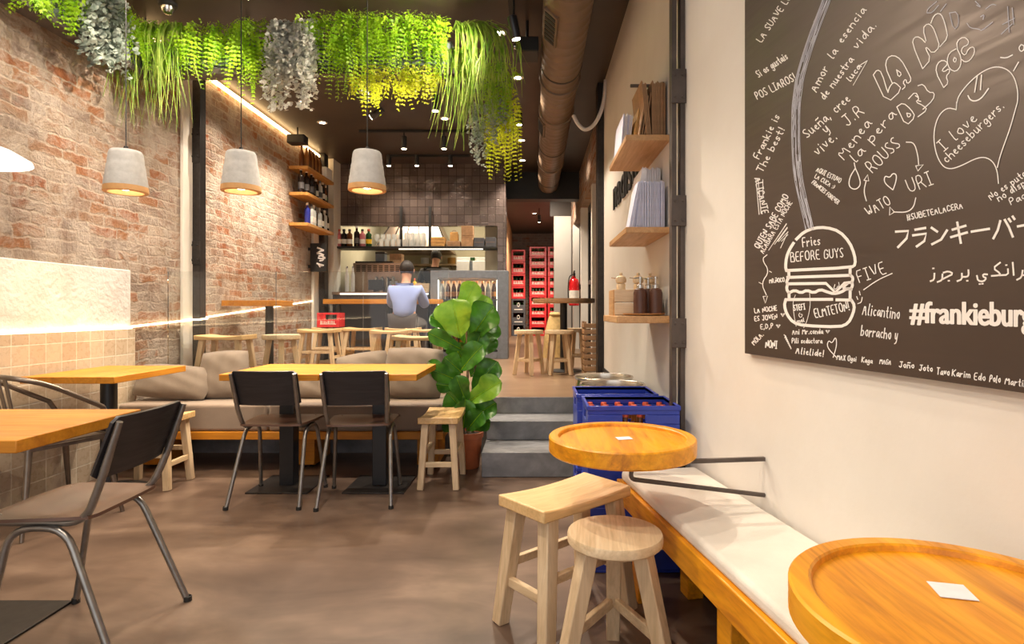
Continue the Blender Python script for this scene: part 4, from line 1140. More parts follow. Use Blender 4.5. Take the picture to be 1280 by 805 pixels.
MK = dict(f=(fern_mesh,'fern'), y=(fern_mesh,'fern_y'), g=(grass_mesh,'grassm'), s=(round_mesh,'silver'), w=(round_mesh,'silver_w'))
NM = dict(f='hanging_fern', y='hanging_fern', g='trailing_grass', s='trailing_foliage_plant', w='trailing_foliage_plant')
CT = dict(f='hanging plant', y='hanging plant', g='hanging plant', s='hanging plant', w='hanging plant')
def clump(kind, px, ytop, ybot, wpx, Y, n, label, Yt=None, **k):
    s = F/Y
    p = at(px, ytop, Y); zt = p.z
    drop = (ybot-ytop)/s
    fn, mm = MK[kind]
    mb = fn((0,0,0), wpx/s, drop, n, **k)
    o = mb.build(NM[kind], M[mm], loc=p, smooth=0)
    return tag(o, label, CT[kind], 'plants hanging from the ceiling planters')
yw = dict(along=(0.10,-1,0), out=(0.09,-0.02,0))
def wclump(kind, px, ytop, ybot, wpx, n, label, **k):
    # on the wall planter: X is known, so Y follows from the pixel
    X = -2.82; Y = X*F/(px-CX)
    kk = dict(yw); kk.update(k)
    s = F/Y
    p = at(px, ytop, Y); fn, mm = MK[kind]
    o = fn((0,0,0), wpx/s*1.2, (ybot-ytop)/s, n, **kk).build(NM[kind], M[mm], loc=p, smooth=0)
    tag(o, label, CT[kind], 'plants hanging from the ceiling planters')
wclump('f', 22, -12, 24, 40, 26, 'small green fern on the wall planter, at the picture corner')
wclump('f', 72, -14, 50, 26, 34, 'green fern on the wall planter beside the blue grey foliage')
wclump('s', 120, -8, 92, 52, 90, 'dense blue grey round leaved plant trailing over the wall planter', ls=0.034)
wclump('f', 158, 26, 96, 30, 40, 'green fern in the corner where the two planters meet')
clump('f', 182, 44, 88, 40, 4.2, 40, 'low green fern behind the tall corner grass')
clump('g', 196, 40, 168, 72, 4.18, 170, 'dense green grass tuft hanging in the corner by the wall')
clump('f', 244, 44, 118, 36, 4.2, 44, 'green fern between the corner grass and the second hanging cord')
clump('f', 283, 42, 112, 30, 4.2, 44, 'green fern under the white strip light, before the hanging lamp cord')
clump('f', 322, 38, 142, 38, 4.2, 60, 'long green fern just before the pale silver foliage')
clump('w', 374, 40, 150, 58, 4.18, 80, 'pale silver round leaved plant trailing low from the long planter', ls=0.030)
clump('f', 400, 32, 72, 22, 4.2, 30, 'short green fern tuft just after the pale silver foliage')
clump('f', 436, 28, 138, 44, 4.2, 75, 'long green fern behind the cord of the third lamp')
clump('f', 500, 30, 110, 92, 4.2, 130, 'broad bright green fern in the middle of the long planter')
clump('y', 462, 92, 150, 26, 4.15, 34, 'yellow green fern tip hanging under the beam at the third cord', out=(0,-0.03,0))
clump('y', 512, 92, 140, 62, 4.15, 60, 'yellow green fern fringe hanging under the beam of the long planter', out=(0,-0.03,0))
clump('f', 548, 36, 122, 22, 4.2, 34, 'narrow green fern at the end of the trough')
clump('g', 582, 40, 175, 30, 4.2, 90, 'long grass arching from the planter end over the ferns', out=(0.17,-0.12,0), spread=0.16, w=0.011)
clump('g', 572, 70, 190, 44, 4.25, 70, 'thin trailing grass falling straight from the planter end', out=(0.06,-0.08,0), spread=0.10)
clump('f', 616, 88, 165, 26, 4.3, 34, 'green fern on the trailing end of the planter beside the arching grass', out=(0.05,-0.04,0))
clump('s', 595, 138, 214, 22, 4.4, 16, 'grey green trailing sprig among the long grass', out=(0.02,-0.04,0))
clump('y', 612, 150, 236, 16, 4.4, 20, 'yellow green fern tail hanging lowest before the dark tiles', out=(0.03,-0.03,0))
clump('s', 622, 128, 186, 14, 4.32, 12, 'grey sprig beside the outermost fern tail', out=(0.02,-0.03,0))
clump('y', 631, 120, 236, 18, 4.35, 30, 'outermost yellow green fern tail hanging toward the duct', out=(0.03,-0.03,0))

# ------------------------------------------------------------------ crates and kegs by the steps
def bottle_parts(t, prof, m, cap=None, capz=None, lab=None, labz=None, seg=14):
    b = MB().lathe(prof, seg=seg).build('bottle_body', m, t, smooth=50)
    if lab is not None:
        r = labz[2]
        MB().lathe([(r,labz[0]),(r+0.0008,labz[0]),(r+0.0008,labz[1]),(r,labz[1])], seg=seg).build('label', lab, t, smooth=50)
    if cap is not None:
        MB().lathe([(capz[2],capz[0]),(capz[2],capz[1]-0.003),(capz[2]*0.85,capz[1]),(0,capz[1])], seg=seg).build('cap', cap, t, smooth=50)
BEER = [(0,0),(0.028,0),(0.030,0.004),(0.030,0.125),(0.026,0.150),(0.014,0.185),(0.0125,0.225),(0.0135,0.228),(0,0.228)]
WINE = [(0,0),(0.035,0),(0.0375,0.005),(0.0375,0.19),(0.033,0.215),(0.016,0.235),(0.0145,0.30),(0.016,0.302),(0,0.302)]
GIN  = [(0,0),(0.037,0),(0.040,0.005),(0.040,0.17),(0.035,0.19),(0.016,0.205),(0.0145,0.255),(0.0165,0.257),(0,0.257)]
def blue_crate(label, loc, handle=True):
    t = thing('bottle_crate', label, 'crate', loc)
    w, d, h, th = 0.196, 0.147, 0.355, 0.008
    b = MB()
    b.box(-w,w,-d,d,0,0.012)
    hz0, hz1, hx = h-0.078, h-0.038, 0.048
    for sy in (-1,1):
        y0, y1 = (-d, -d+th) if sy < 0 else (d-th, d)
        b.box(-w,w,y0,y1,0.012,hz0); b.box(-w,w,y0,y1,hz1,h-0.002); b.box(-w,-hx,y0,y1,hz0,hz1); b.box(hx,w,y0,y1,hz0,hz1)
    for sx in (-1,1):
        x0, x1 = (-w,-w+th) if sx < 0 else (w-th,w)
        b.box(x0,x1,-d+th,d-th,0.012,hz0); b.box(x0,x1,-d+th,d-th,hz1,h-0.002); b.box(x0,x1,-d+th,-0.04,hz0,hz1); b.box(x0,x1,0.04,d-th,hz0,hz1)
    b.build('crate_body', M['blue'], t, bevel=0.003)
    rim = MB()
    rim.box(-w-0.004,w+0.004,-d-0.004,-d+th,h-0.02,h); rim.box(-w-0.004,w+0.004,d-th,d+0.004,h-0.02,h)
    rim.box(-w-0.004,-w+th,-d+th,d-th,h-0.02,h); rim.box(w-th,w+0.004,-d+th,d-th,h-0.02,h)
    rim.build('rim', M['blue'], t, bevel=0.003)
    dv = MB()
    for k in range(1,6): dv.box(-w+k*w/3-0.0015,-w+k*w/3+0.0015,-d+th,d-th,0.012,0.26)
    for k in range(1,4): dv.box(-w+th,w-th,-d+k*d/2-0.0015,-d+k*d/2+0.0015,0.012,0.259)
    dv.build('divider', M['blue'], t)
    return t, w, d, h
cx_, cy_ = 0.424, 2.60
c1, w_, d_, h_ = blue_crate('lower blue bottle crate on the floor under the crate of red capped bottles', (cx_, cy_, 0.002))
# white letter mark low on its front
lm = MB()
for p in (((-0.006,0.0),(-0.006,-0.042)),((0.036,0.0),(0.036,-0.056))):
    lm.bar((p[0][0],-0.1475,0.16+p[0][1]),(p[1][0],-0.1475,0.16+p[1][1]),0.016,0.0016,up=(0,1,0))
lm.tube([(-0.006,-0.1475,0.122),(0.002,-0.1475,0.110),(0.016,-0.1475,0.106),(0.030,-0.1475,0.112),(0.036,-0.1475,0.124)],0.008,6)
lm.bar((0.026,-0.1475,0.106),(0.050,-0.1475,0.106),0.014,0.0016,up=(0,1,0)); lm.bar((-0.020,-0.1475,0.158),(0.002,-0.1475,0.158),0.012,0.0016,up=(0,1,0))
lmo = lm.build('letter_mark', M['print_w'], c1, smooth=0); lmo.location = (0.075,0,0.0)
c2 = dup(c1, (cx_, cy_, 0.358), None, 'upper blue bottle crate full of red capped bottles beside the cream wall')
for ch_ in list(c2.children):
    if ch_.name.startswith('letter_mark'): bpy.data.objects.remove(ch_)
mk = MB()
for x in (-0.030,0.030): mk.lathe([(0,0),(0.016,0),(0.016,0.002),(0,0.002)], seg=14, M=Matrix.Translation((x,-0.138,0.25)) @ Matrix.Rotation(PI/2,4,'X'))
c3 = dup(c1, (cx_-0.02, cy_+0.345, 0.002), None, 'lower blue bottle crate behind the front crate stack')
for ch_ in list(c3.children):
    if ch_.name.startswith('letter_mark'): bpy.data.objects.remove(ch_)
c4_ = dup(c3, (cx_-0.02, cy_+0.345, 0.358), None, 'upper empty blue bottle crate between the red capped bottles and the kegs')
bt = None
for j in range(4):
    for i in range(6):
        loc = (cx_-w_+(i+0.5)*w_/3, cy_-d_+(j+0.5)*d_/2, 0.392)
        if bt is None:
            bt = thing('beer_bottle', 'brown bottle with a red cap standing in the upper blue crate', 'bottle', loc, 0, 'red capped bottles in the blue crate')
            P = [(r*0.93, z*1.27) for r, z in BEER]
            bottle_parts(bt, P, M['bottle_brown'], M['redcap'], (0.268,0.296,0.0142), M['label_w'], (0.05,0.13,0.0282))
        else:
            dup(bt, loc)
def keg(label, loc):
    t = thing('beer_keg', label, 'keg', loc, 0, 'steel kegs by the shelf wall')
    r = 0.185
    MB().lathe([(0,0.03),(r*0.9,0.03),(r*0.97,0.06),(r*0.97,0.17),(r,0.185),(r,0.205),(r*0.97,0.22),(r*0.97,0.38),(r,0.395),(r,0.415),(r*0.97,0.43),(r*0.97,0.54),(r*0.9,0.575),(r*0.5,0.595),(0,0.60)], seg=40).build('barrel', M['keg'], t)
    for z0, z1 in ((0.0,0.055),(0.565,0.665)):
        MB().lathe([(r*0.95,z0+0.01),(r*1.0,z0),(r*1.02,z0+0.008),(r*0.99,z0+0.02),(r*0.97,z1-0.02),(r*1.0,z1-0.012),(r*1.02,z1-0.006),(r*1.0,z1),(r*0.95,z1-0.004),(r*0.93,z1-0.03),(r*0.93,z0+0.02)], seg=40).build('chime_ring', M['keg'], t)
    MB().lathe([(0.034,0.59),(0.034,0.625),(0.026,0.63),(0,0.63)], seg=18).build('valve', M['steel'], t)
    return t
def _kz(o): o.scale = (1,1,1.06); return o
k1 = keg('nearer steel beer keg behind the blue crates', (0.445,3.288,0))
dup(k1, (0.440,3.669,0), 0.5, 'farther steel beer keg against the steps and the cream wall')
for q in COL.objects:
    if q.name.startswith('beer_keg'): _kz(q)

# ------------------------------------------------------------------ shelves on the shelf wall
def shelf_plank(label, x0, x1, y0, y1, z0, z1, m, name='wall_shelf', group=None):
    cx, cy = (x0+x1)/2, (y0+y1)/2
    return tag(MB().box(x0-cx,x1-cx,y0-cy,y1-cy,0,z1-z0).build(name, m, loc=(cx,cy,z0), bevel=0.003), label, 'shelf', group)
shelf_plank('oak shelf holding the brown paper bags, highest on the cream wall', 0.445, XR, 2.80, 3.42, 1.945, 1.975, M['shelf'])
shelf_plank('oak shelf holding the white paper bags, middle one on the cream wall', 0.445, XR, 2.80, 3.42, 1.497, 1.526, M['shelf'])
shelf_plank('oak shelf holding the brown dispensers and the pepper mills', 0.398, XR, 2.78, 3.32, 1.058, 1.093, M['shelf'])
def bag(name, label, x, y0, L, z, h, th, m, lean=0.0, group=None, fold=True):
    """flat folded paper bag standing on its edge in the plane of the wall"""
    mb = MB()
    for k in range(2):
        mb.box(-th/2+k*th*0.55, -th/2+k*th*0.55+th*0.42, 0, L, 0, h*(1-0.015*k))
    if fold:
        mb.box(-th*0.6, th*0.6, -0.001, 0.001, h*0.30, h*0.31); mb.box(-th*0.6, th*0.6, -0.001, 0.001, h*0.64, h*0.65)
    o = mb.build(name, m, loc=(x,y0,z), smooth=0)
    o.rotation_euler = (rnd(0.012), lean, rnd(0.02))
    return tag(o, label, 'paper bag', group)
for k in range(11):
    x = 0.560+0.0085*k
    bag('paper_bag', 'folded brown paper bag in the bundle standing on the highest oak shelf', x, 2.845+random.uniform(0,0.012), 0.26, 1.976, 0.285-random.uniform(0,0.02), 0.0062, M['kraft'], -0.10 if k < 3 else 0.0, 'brown paper bags on the highest shelf', False)
for k in range(3):
    bag('paper_bag', 'crumpled brown paper bag leaning at the open side of the bundle', 0.520+0.012*k, 2.86, 0.22, 1.976, 0.20+0.015*k, 0.006, M['kraft'], 0.16, 'leaning brown bags', False)
bag('card_folder', 'ochre card sheet standing between the white papers and the brown bags', 0.512, 2.95, 0.30, 1.976, 0.185, 0.012, M['kraft2'], 0.16, None, False)
for k in range(6):
    bag('napkin_pack', 'white paper sheet in the loose stack at the open end of the highest oak shelf', 0.455+0.0085*k, 3.0, 0.28, 1.976, 0.165+random.uniform(-0.008,0.008), 0.006, M['paper'] if k % 3 else M['bluepaper'], 0.08, 'white sheets on the highest shelf')
for k in range(16):
    x = 0.470+0.0112*k
    front = k % 5 == 2
    bag('paper_bag', 'folded white paper bag in the front row of the middle oak shelf', x, 2.83+random.uniform(0,0.01), 0.11, 1.527, 0.232-random.uniform(0,0.006), 0.0085, M['bluepaper'], 0.20*max(0,1-k/6), 'white paper bags on the middle shelf')
for k in range(13):
    bag('paper_bag', 'taller white paper bag in the back row of the middle oak shelf', 0.506+0.0115*k, 2.962, 0.26, 1.527, 0.335-random.uniform(0,0.022), 0.0085, M['paper'], 0.16*max(0,1-k/6), 'tall white bags on the middle shelf')
t = thing('wall_peg', 'dark steel peg sticking out above the brown paper bags', 'peg', (XR-0.002,2.93,2.262))
MB().tube([(0,0,0),(-0.17,0,0)],0.009,8).build('rod', M['rail'], t)
MB().lathe([(0.02,0),(0.02,0.006),(0,0.006)], seg=12, M=Matrix.Rotation(-PI/2,4,'Y')).build('wall_plate', M['rail'], t)
# low shelf: wooden box, mills, dispensers on a saucer
t = thing('wooden_box', 'pale slatted wooden box under the three pepper mills', 'box', (0.53,3.07,1.0935))
for sy in (-1,1):
    for k in range(2):
        MB().box(-0.115,0.118,sy*0.09-0.006,sy*0.09+0.006,0.004+k*0.068,0.066+k*0.068).build('slat', M['crate_w'], t, bevel=0.002)
for sx in (-1,1):
    MB().box(sx*0.115-0.007,sx*0.115+0.007,-0.084,0.084,0.0,0.134).build('end_panel', M['shelf'], t, bevel=0.002)
MB().box(-0.108,0.108,-0.084,0.084,0.0,0.006).build('bottom', M['crate_w'], t)
MB().box(-0.108,0.108,-0.084,0.084,0.122,0.130).build('lid', M['crate_w'], t)
def mill(loc):
    t = thing('pepper_mill', 'turned pale wood pepper mill on the wooden box', 'pepper mill', loc)
    MB().lathe([(0,0),(0.022,0),(0.024,0.006),(0.024,0.03),(0.020,0.036),(0,0.036)], seg=20).build('mill_base', M['mill'], t)
    MB().lathe([(0.014,0.036),(0.026,0.042),(0.029,0.055),(0.024,0.070),(0.012,0.078),(0,0.078)], seg=20).build('head', M['mill'], t)
    MB().lathe([(0.004,0.078),(0.009,0.083),(0.008,0.092),(0,0.095)], seg=12).build('knob', M['mill'], t)
    MB().tube([(0.0,0,0.06),(-0.05,0.0,0.066)],0.003,6).build('crank', M['chrome'], t)
    return t
ml = mill((0.455,3.03,1.2245))
ml['label'] = 'turned pale wood pepper mill at the open end of the wooden box'
dup(ml, (0.545,3.03,1.2245), 0.3, 'turned pale wood pepper mill in the middle of the three on the box')
dup(ml, (0.613,3.05,1.2245), -0.3, 'turned pale wood pepper mill behind the dispensers, closest to the wall')
tag(MB().lathe([(0,0),(0.07,0),(0.10,0.006),(0.105,0.012),(0.07,0.008),(0,0.007)], seg=32).build('saucer', M['shelf'], loc=(0.548,2.888,1.0935)), 'flat wooden saucer under the brown dispensers', 'saucer')
def dispenser(loc, label):
    t = thing('soap_dispenser', label, 'dispenser', loc)
    MB().lathe([(0,0),(0.031,0),(0.0335,0.003),(0.0335,0.105),(0.028,0.122),(0.015,0.130),(0.0,0.130)], seg=28).build('bottle_body', M['dispenser'], t)
    MB().lathe([(0.0165,0.128),(0.0165,0.146),(0.011,0.15),(0.006,0.152),(0.006,0.175),(0.010,0.176),(0.010,0.186),(0,0.187)], seg=18).build('pump', M['chrome'], t)
    MB().bar((0.006,0,0.181),(-0.032,-0.006,0.178),0.008,0.007).build('spout', M['chrome'], t, bevel=0.002)
    return t
ds = dispenser((0.526,2.865,1.1015), 'matt brown pump dispenser at the open side of the low shelf')
dup(ds, (0.602,2.862,1.1015), 0.2, 'matt brown pump dispenser beside the riveted column')
dup(ds, (0.580,2.937,1.1015), 0.5, 'matt brown pump dispenser half hidden behind the other two')
# black lettering on the shelf wall
def text_mesh(body, size=1.0, bold=0.0, extrude=0.0, spacing=1.0):
    c = bpy.data.curves.new('lettering', 'FONT'); c.body = body; c.size = size; c.offset = bold; c.extrude = extrude; c.space_character = spacing
    c.resolution_u = 4
    o = bpy.data.objects.new('lettering', c); COL.objects.link(o)
    dg = bpy.context.evaluated_depsgraph_get(); dg.update()
    me = bpy.data.meshes.new_from_object(o.evaluated_get(dg))
    vs = [v.co.copy() for v in me.vertices]; fs = [list(p.vertices) for p in me.polygons]
    bpy.data.objects.remove(o); bpy.data.curves.remove(c); bpy.data.meshes.remove(me)
    return vs, fs
vs, fs = text_mesh('nadisun', 1.0, 0.01, 0.02)
x0 = min(v.x for v in vs); x1 = max(v.x for v in vs)
mb = MB(); Ya, Yb = 4.75, 3.42
mb.add([(-(v.z+0.02)*0.3, Ya+(Yb-Ya)*(v.x-x0)/(x1-x0)-4.1, v.y*0.36) for v in vs], fs)
o = mb.build('wall_lettering', M['black'], loc=(XR-0.001,4.1,1.95), smooth=0)
tag(o, 'tall narrow black letters on the cream wall behind the white paper bags', 'lettering')

# ------------------------------------------------------------------ raised room: high stools, high tables
def zpt(px, py, z): return at_z(px, py, z)
sg = 'raw wood stools on the raised floor'
ps = saddle_stool('wide raw wood stool behind the glass, nearest the black steel column', (0,0,ZP), 0, 0.41, 0.27, 0.474, sg, splay=0.05)
def pst(px, pyf, d, rz, label, kind=None):
    p = at_z(px, pyf, ZP+0.474)
    return (p.x, p.y+d/2, ZP), rz, label
loc, rz, lab = pst(272, 419, .27, 0.0, ''); ps.location = loc
rs = round_stool('round raw wood stool behind the glass in front of the dark table post', (0,0,ZP), 0.4, 0.155, 0.474, 4, sg, splay=0.06)
rs.location = pst(342, 419, .30, 0, '')[0]
for px, py, d, rz, lab, pr in (
    (394, 411.5, .27, 0.0, 'wide raw wood stool in front of the small red crate', ps),
    (409, 409.3, .27, 0.1, 'raw wood stool carrying the small red crate', ps),
    (449, 409.6, .27, -0.1, 'darker raw wood stool at the bar, below the pay terminal', ps),
    (485, 412.5, .27, 0.05, 'raw wood stool behind the glass between the bar and the last table', ps),
    (520, 419.5, .27, 0.0, 'wide bright raw wood stool behind the big taupe pillow', ps),
    (526, 411, .27, 0.2, 'raw wood stool at the bar beside the seated person', ps)):
    loc, rz, lab = pst(px, py, d, rz, lab)
    dup(pr, loc, rz, lab, sg)
for px, py, rz, lab in ((661, 406, 0.2, 'raw wood stool beside the round high table, closest to the fridge'),
                        (699, 406.3, 0.9, 'raw wood stool in front of the post of the round high table'),
                        (722, 405.3, 0.4, 'raw wood stool between the round high table and the wall')):
    s_ = 116.0
    Y = 6.75 if px == 722 else 6.15
    dup(rs, (at(px,0,Y).x, Y, ZP), rz, lab, sg)

t = thing('high_table', 'round high table on a black post by the dark windows', 'table', (0.33,6.5,ZP))
MB().lathe([(0,0.765),(0.335,0.765),(0.345,0.77),(0.35,0.79),(0.348,0.815),(0,0.817)], seg=48).build('tabletop', M['oldwood'], t)
MB().lathe([(0.04,0.02),(0.04,0.765)], seg=20).build('post', M['black'], t)
MB().lathe([(0,0),(0.20,0),(0.20,0.008),(0.05,0.022),(0,0.022)], seg=36).build('base_plate', M['black'], t)
t = thing('high_table', 'honey wood high table fixed to the brick wall over a dark post', 'table', (-2.71,5.67,ZP))
MB().box(-0.265,0.25,-0.20,0.20,0.725,0.778).build('tabletop', M['honey_y'], t, bevel=0.004)
MB().lathe([(0.038,0.015),(0.038,0.725)], (0.12,-0.04,0), 20).build('post', M['steel'], t)
MB().lathe([(0,0),(0.15,0),(0.15,0.01),(0.045,0.018),(0,0.018)], (0.12,-0.04,0), 28).build('base_plate', M['black'], t)

# glass screen along the platform edge
for (x0, x1, lab) in ((-2.90,-2.05,'clear glass screen pane in front of the brick wall above the corner pillow'), (-2.045,-1.36,'clear glass screen pane behind the black chair nearest the tiled wall'), (-1.355,-0.68,'clear glass screen pane behind the big pillow next to the plant')):
    t = thing('glass_screen', lab, 'glass screen', ((x0+x1)/2,4.56,ZP))
    w = (x1-x0)/2
    MB().box(-w,w,-0.005,0.005,0.012,0.99).build('pane', M['glass'], t, smooth=0)
    MB().box(-w,w,-0.014,0.014,0.0,0.014).build('bottom_channel', M['chrome'], t)

# ------------------------------------------------------------------ bottle shelves on the brick wall
def wshelf(z, lab): 
    return shelf_plank(lab, -2.985, -2.755, 7.0, 7.92, z-0.038, z, M['shelf_o'])
wshelf(2.88, 'warm oak bottle shelf right under the ceiling strip')
wshelf(2.56, 'warm oak bottle shelf in the middle of the three')
wshelf(2.19, 'warm oak bottle shelf above the black hanging sign, lowest of the three')
def bottle(label, loc, prof, m, sc=1.0, cap=None, lab=None, group=None, hz=1.0):
    t = thing('bottle', label, 'bottle', loc, 0, group)
    P = [(r*sc, z*hz) for r, z in prof]
    top = P[-1][1]; rb = max(r for r,_ in P)
    rn = P[-2][0]
    bottle_parts(t, P, m, cap, (top-0.028*hz, top+0.004, rn*1.12) if cap else None, lab, (top*0.16, top*0.42, rb) if lab else None, 12)
    return t
def row(n, prof, mats, Y0, Y1, X, z, what, where, hz=1.0, sc=1.0, jit=0.015, caps=None, labs=None):
    for k in range(n):
        Y = Y0+(Y1-Y0)*k/(n-1) if n > 1 else Y0
        m = mats[k % len(mats)]
        bottle('%s %s, %s from the near end' % (what[k] if isinstance(what, list) else what, where, ORD[k]), (X+rnd(jit), Y, z+0.0008), prof, M[m], sc, M[caps[k%len(caps)]] if caps and caps[k%len(caps)] else None, M[labs[k%len(labs)]] if labs and labs[k%len(labs)] else None, None, hz)
row(9, BEER, ['bottle_brown','bottle_amber'], 7.06, 7.60, -2.83, 2.88, 'brown long necked bottle', 'on the shelf under the ceiling strip', 1.12, 1.0, 0.03)
row(4, WINE, ['bottle_dark'], 7.05, 7.40, -2.84, 2.56, 'pale capped dark wine bottle', 'on the middle bottle shelf', 0.98, 0.95, 0.02, ['label_w'], ['label_k'])
row(5, GIN, ['bottle_dark','bottle_clear','bottle_dark','bottle_brown','bottle_dark'], 7.48, 7.86, -2.84, 2.56, ['slim dark bottle','pale spirit bottle','dark spirit bottle','brown spirit bottle','black spirit bottle'], 'behind the wine bottles on the middle shelf', 1.0, 0.85, 0.02, ['label_w','label_k'], ['label_w','label_k','label_w'])
row(8, GIN, ['bottle_blue','bottle_clear','bottle_clear','bottle_dark','bottle_clear','bottle_dark','bottle_clear','bottle_dark'], 7.18, 7.84, -2.83, 2.19, ['blue spirit bottle','clear spirit bottle','pale spirit bottle','dark spirit bottle','clear spirit bottle','dark spirit bottle','clear spirit bottle','black spirit bottle'], 'on the lowest bottle shelf', 1.05, 0.9, 0.02, ['label_w','label_k'], [None,'label_w','label_w'])
t = thing('cardboard_box', 'white carton beside the brown bottles under the ceiling strip', 'box', (-2.86,7.78,2.8805))
MB().box(-0.09,0.09,-0.10,0.10,0,0.155).build('carton', M['white'], t, bevel=0.003)
MB().box(-0.088,0.03,-0.098,0.098,0.155,0.158).build('flap', M['paper'], t)

# black sign with the white scribbled word
t = thing('hanging_sign', 'black box sign with white brush lettering below the bottle shelves', 'sign', (-2.85,7.62,1.63))
MB().box(-0.105,0.105,-0.03,0.03,0.0,0.375).build('panel', M['black'], t, bevel=0.003)
zz = MB()
def spx(x, y): return (-0.105+0.21*(x-130)/325.0, -0.0315, 0.375-0.375*(y-150)/550.0)
for ln, w in (([(270,235),(330,255),(410,290)],0.022),([(410,290),(340,300),(265,345)],0.020),([(265,345),(340,350),(410,385)],0.024),([(300,400),(360,390),(440,435)],0.020),([(440,435),(350,450),(290,430)],0.020),([(320,490),(390,480),(410,440)],0.018),([(260,535),(330,560),(410,580)],0.020),([(320,610),(350,570),(380,590)],0.020),([(300,560),(340,600)],0.018)):
    q = [spx(*a) for a in ln]
    for a, b in zip(q, q[1:]): zz.bar(a, b, w, 0.002, up=(0,1,0))
zz.build('brush_lettering', M['print_w'], t, smooth=0)
MB().box(-0.14,-0.105,-0.012,0.012,0.05,0.09).build('wall_bracket', M['steel'], t)
MB().box(-0.14,-0.105,-0.012,0.012,0.28,0.32).build('wall_bracket', M['steel'], t)

# ------------------------------------------------------------------ the bar
t = thing('bar_counter', 'long bar with a wooden ledge and a glowing edge under the kitchen opening', 'bar counter', (-1.9,8.1,ZP))
MB().box(-0.945,0.40,0.02,0.36,0.0,0.90).build('front_panel', M['darkcrate'], t, bevel=0.004)
MB().box(-0.95,0.41,0.0,0.40,0.90,0.945).build('worktop', M['copper'], t, bevel=0.004)
MB().box(-0.83,0.41,-0.012,0.0,0.905,0.925).build('light_strip', M['led_w'], t, smooth=0)
MB().box(-0.95,0.62,-0.34,0.0,0.77,0.835).build('ledge', M['honey'], t, bevel=0.004)
for x in (-0.78,-0.1,0.52):
    MB().box(x-0.03,x+0.03,-0.26,-0.20,0.0,0.77).build('post', M['steel'], t, bevel=0.003)
def placed(name, label, cat, loc, rz=0, group=None): return thing(name, label, cat, loc, rz, group)
# copper coloured cabinet and things on the bar
t = thing('coffee_machine', 'tall warm steel back bar cabinet with vent slots behind the counter', 'cabinet', (-2.36,8.95,ZP))
MB().box(-0.38,0.36,-0.25,0.25,0.0,1.40).build('body', M['copper'], t, bevel=0.006)
v = MB()
for r_ in range(4):
    for k in range(8): v.box(-0.33+k*0.085,-0.27+k*0.085,-0.254,-0.25,1.27+r_*0.026,1.284+r_*0.026)
v.build('vent', M['black'], t, smooth=0)
for k in range(4): MB().lathe([(0.028,0.75),(0.028,1.16),(0.02,1.19),(0,1.19)], (-0.02+k*0.085,-0.285,0), 14).build('column', M['chrome'], t)
MB().box(-0.36,0.2,-0.2,0.2,1.40,1.43).build('top_tray', M['steel'], t)
t['label'] = 'tall warm steel cabinet with vent slots behind the bar counter'; t.name = 'back_bar_cabinet'
t = thing('box', 'dark box standing on the warm steel cabinet', 'box', (-2.37,8.92,ZP+1.431)); t.name='storage_box'
MB().box(-0.07,0.07,-0.08,0.08,0,0.145).build('body', M['greyframe'], t, bevel=0.004); MB().box(-0.072,0.072,-0.082,0.082,0.12,0.15).build('lid', M['steel'], t, bevel=0.003)
t = thing('storage_box', 'brown cardboard box standing on the warm steel cabinet', 'box', (-2.13,8.92,ZP+1.401))
MB().box(-0.09,0.09,-0.09,0.09,0,0.15).build('body', M['kraft'], t, bevel=0.003); MB().box(-0.092,0.092,-0.02,0.02,0.146,0.152).build('tape', M['kraft2'], t)
for k, x in enumerate((-2.74,-2.655)):
    t = thing('gas_cylinder', 'slim white cylinder beside the warm steel cabinet, %s from the wall' % ORD[k], 'cylinder', (x,8.42,ZP+0.946))
    MB().lathe([(0,0),(0.028,0),(0.028,0.25),(0.015,0.31),(0.012,0.36),(0,0.362)], seg=16).build('body', M['white'], t)
    MB().lathe([(0.014,0.362),(0.014,0.38),(0,0.382)], seg=12).build('cap', M['chrome'], t)
t = thing('pay_terminal', 'dark pay screen on the bar beside the clipboard', 'screen', at(470,367,8.3))
t.location.z = ZP+0.946
MB().box(-0.11,0.11,-0.012,0.012,0.03,0.18).build('screen', M['blackgloss'], t, bevel=0.006)
MB().box(-0.03,0.03,-0.03,0.05,0.0,0.03).build('foot', M['black'], t)
t = thing('clipboard', 'white sheet on a clipboard hanging on the warm steel cabinet', 'clipboard', (-2.14,8.685,1.36))
MB().box(-0.085,0.085,-0.004,0.004,0,0.22).build('board', M['oldwood'], t); MB().box(-0.078,0.078,-0.006,-0.004,0.005,0.205).build('sheet', M['paper'], t); MB().box(-0.03,0.03,-0.010,-0.004,0.205,0.23).build('clip', M['steel'], t)
t = thing('red_tin', 'small red box standing on the bar by the clipboard', 'box', (at(491,0,8.3).x,8.3,ZP+0.946))
MB().box(-0.045,0.045,-0.03,0.03,0,0.10).build('body', M['red'], t, bevel=0.003); MB().box(-0.028,0.028,-0.032,-0.03,0.03,0.075).build('label', M['label_w'], t)
t = thing('wooden_crate', 'small slatted wooden crate on the bar beside the fridge', 'crate', (at(529,0,8.32).x,8.32,ZP+0.946))
for k in range(3): MB().box(-0.10,0.10,-0.08,-0.068,0.004+k*0.043,0.038+k*0.043).build('slat', M['crate_w'], t, bevel=0.002)
MB().box(-0.10,0.10,0.068,0.08,0.004,0.124).build('back_panel', M['crate_w'], t); MB().box(-0.10,-0.09,-0.068,0.068,0,0.124).build('end_panel', M['crate_w'], t); MB().box(0.09,0.10,-0.068,0.068,0,0.124).build('end_panel', M['crate_w'], t)
bottle('yellow squeeze bottle standing on the little wooden crate', (at(517,0,8.5).x,8.48,ZP+0.9005), GIN, M['bottle_yellow'], 0.8, M['redcap'], None, None, 0.75)
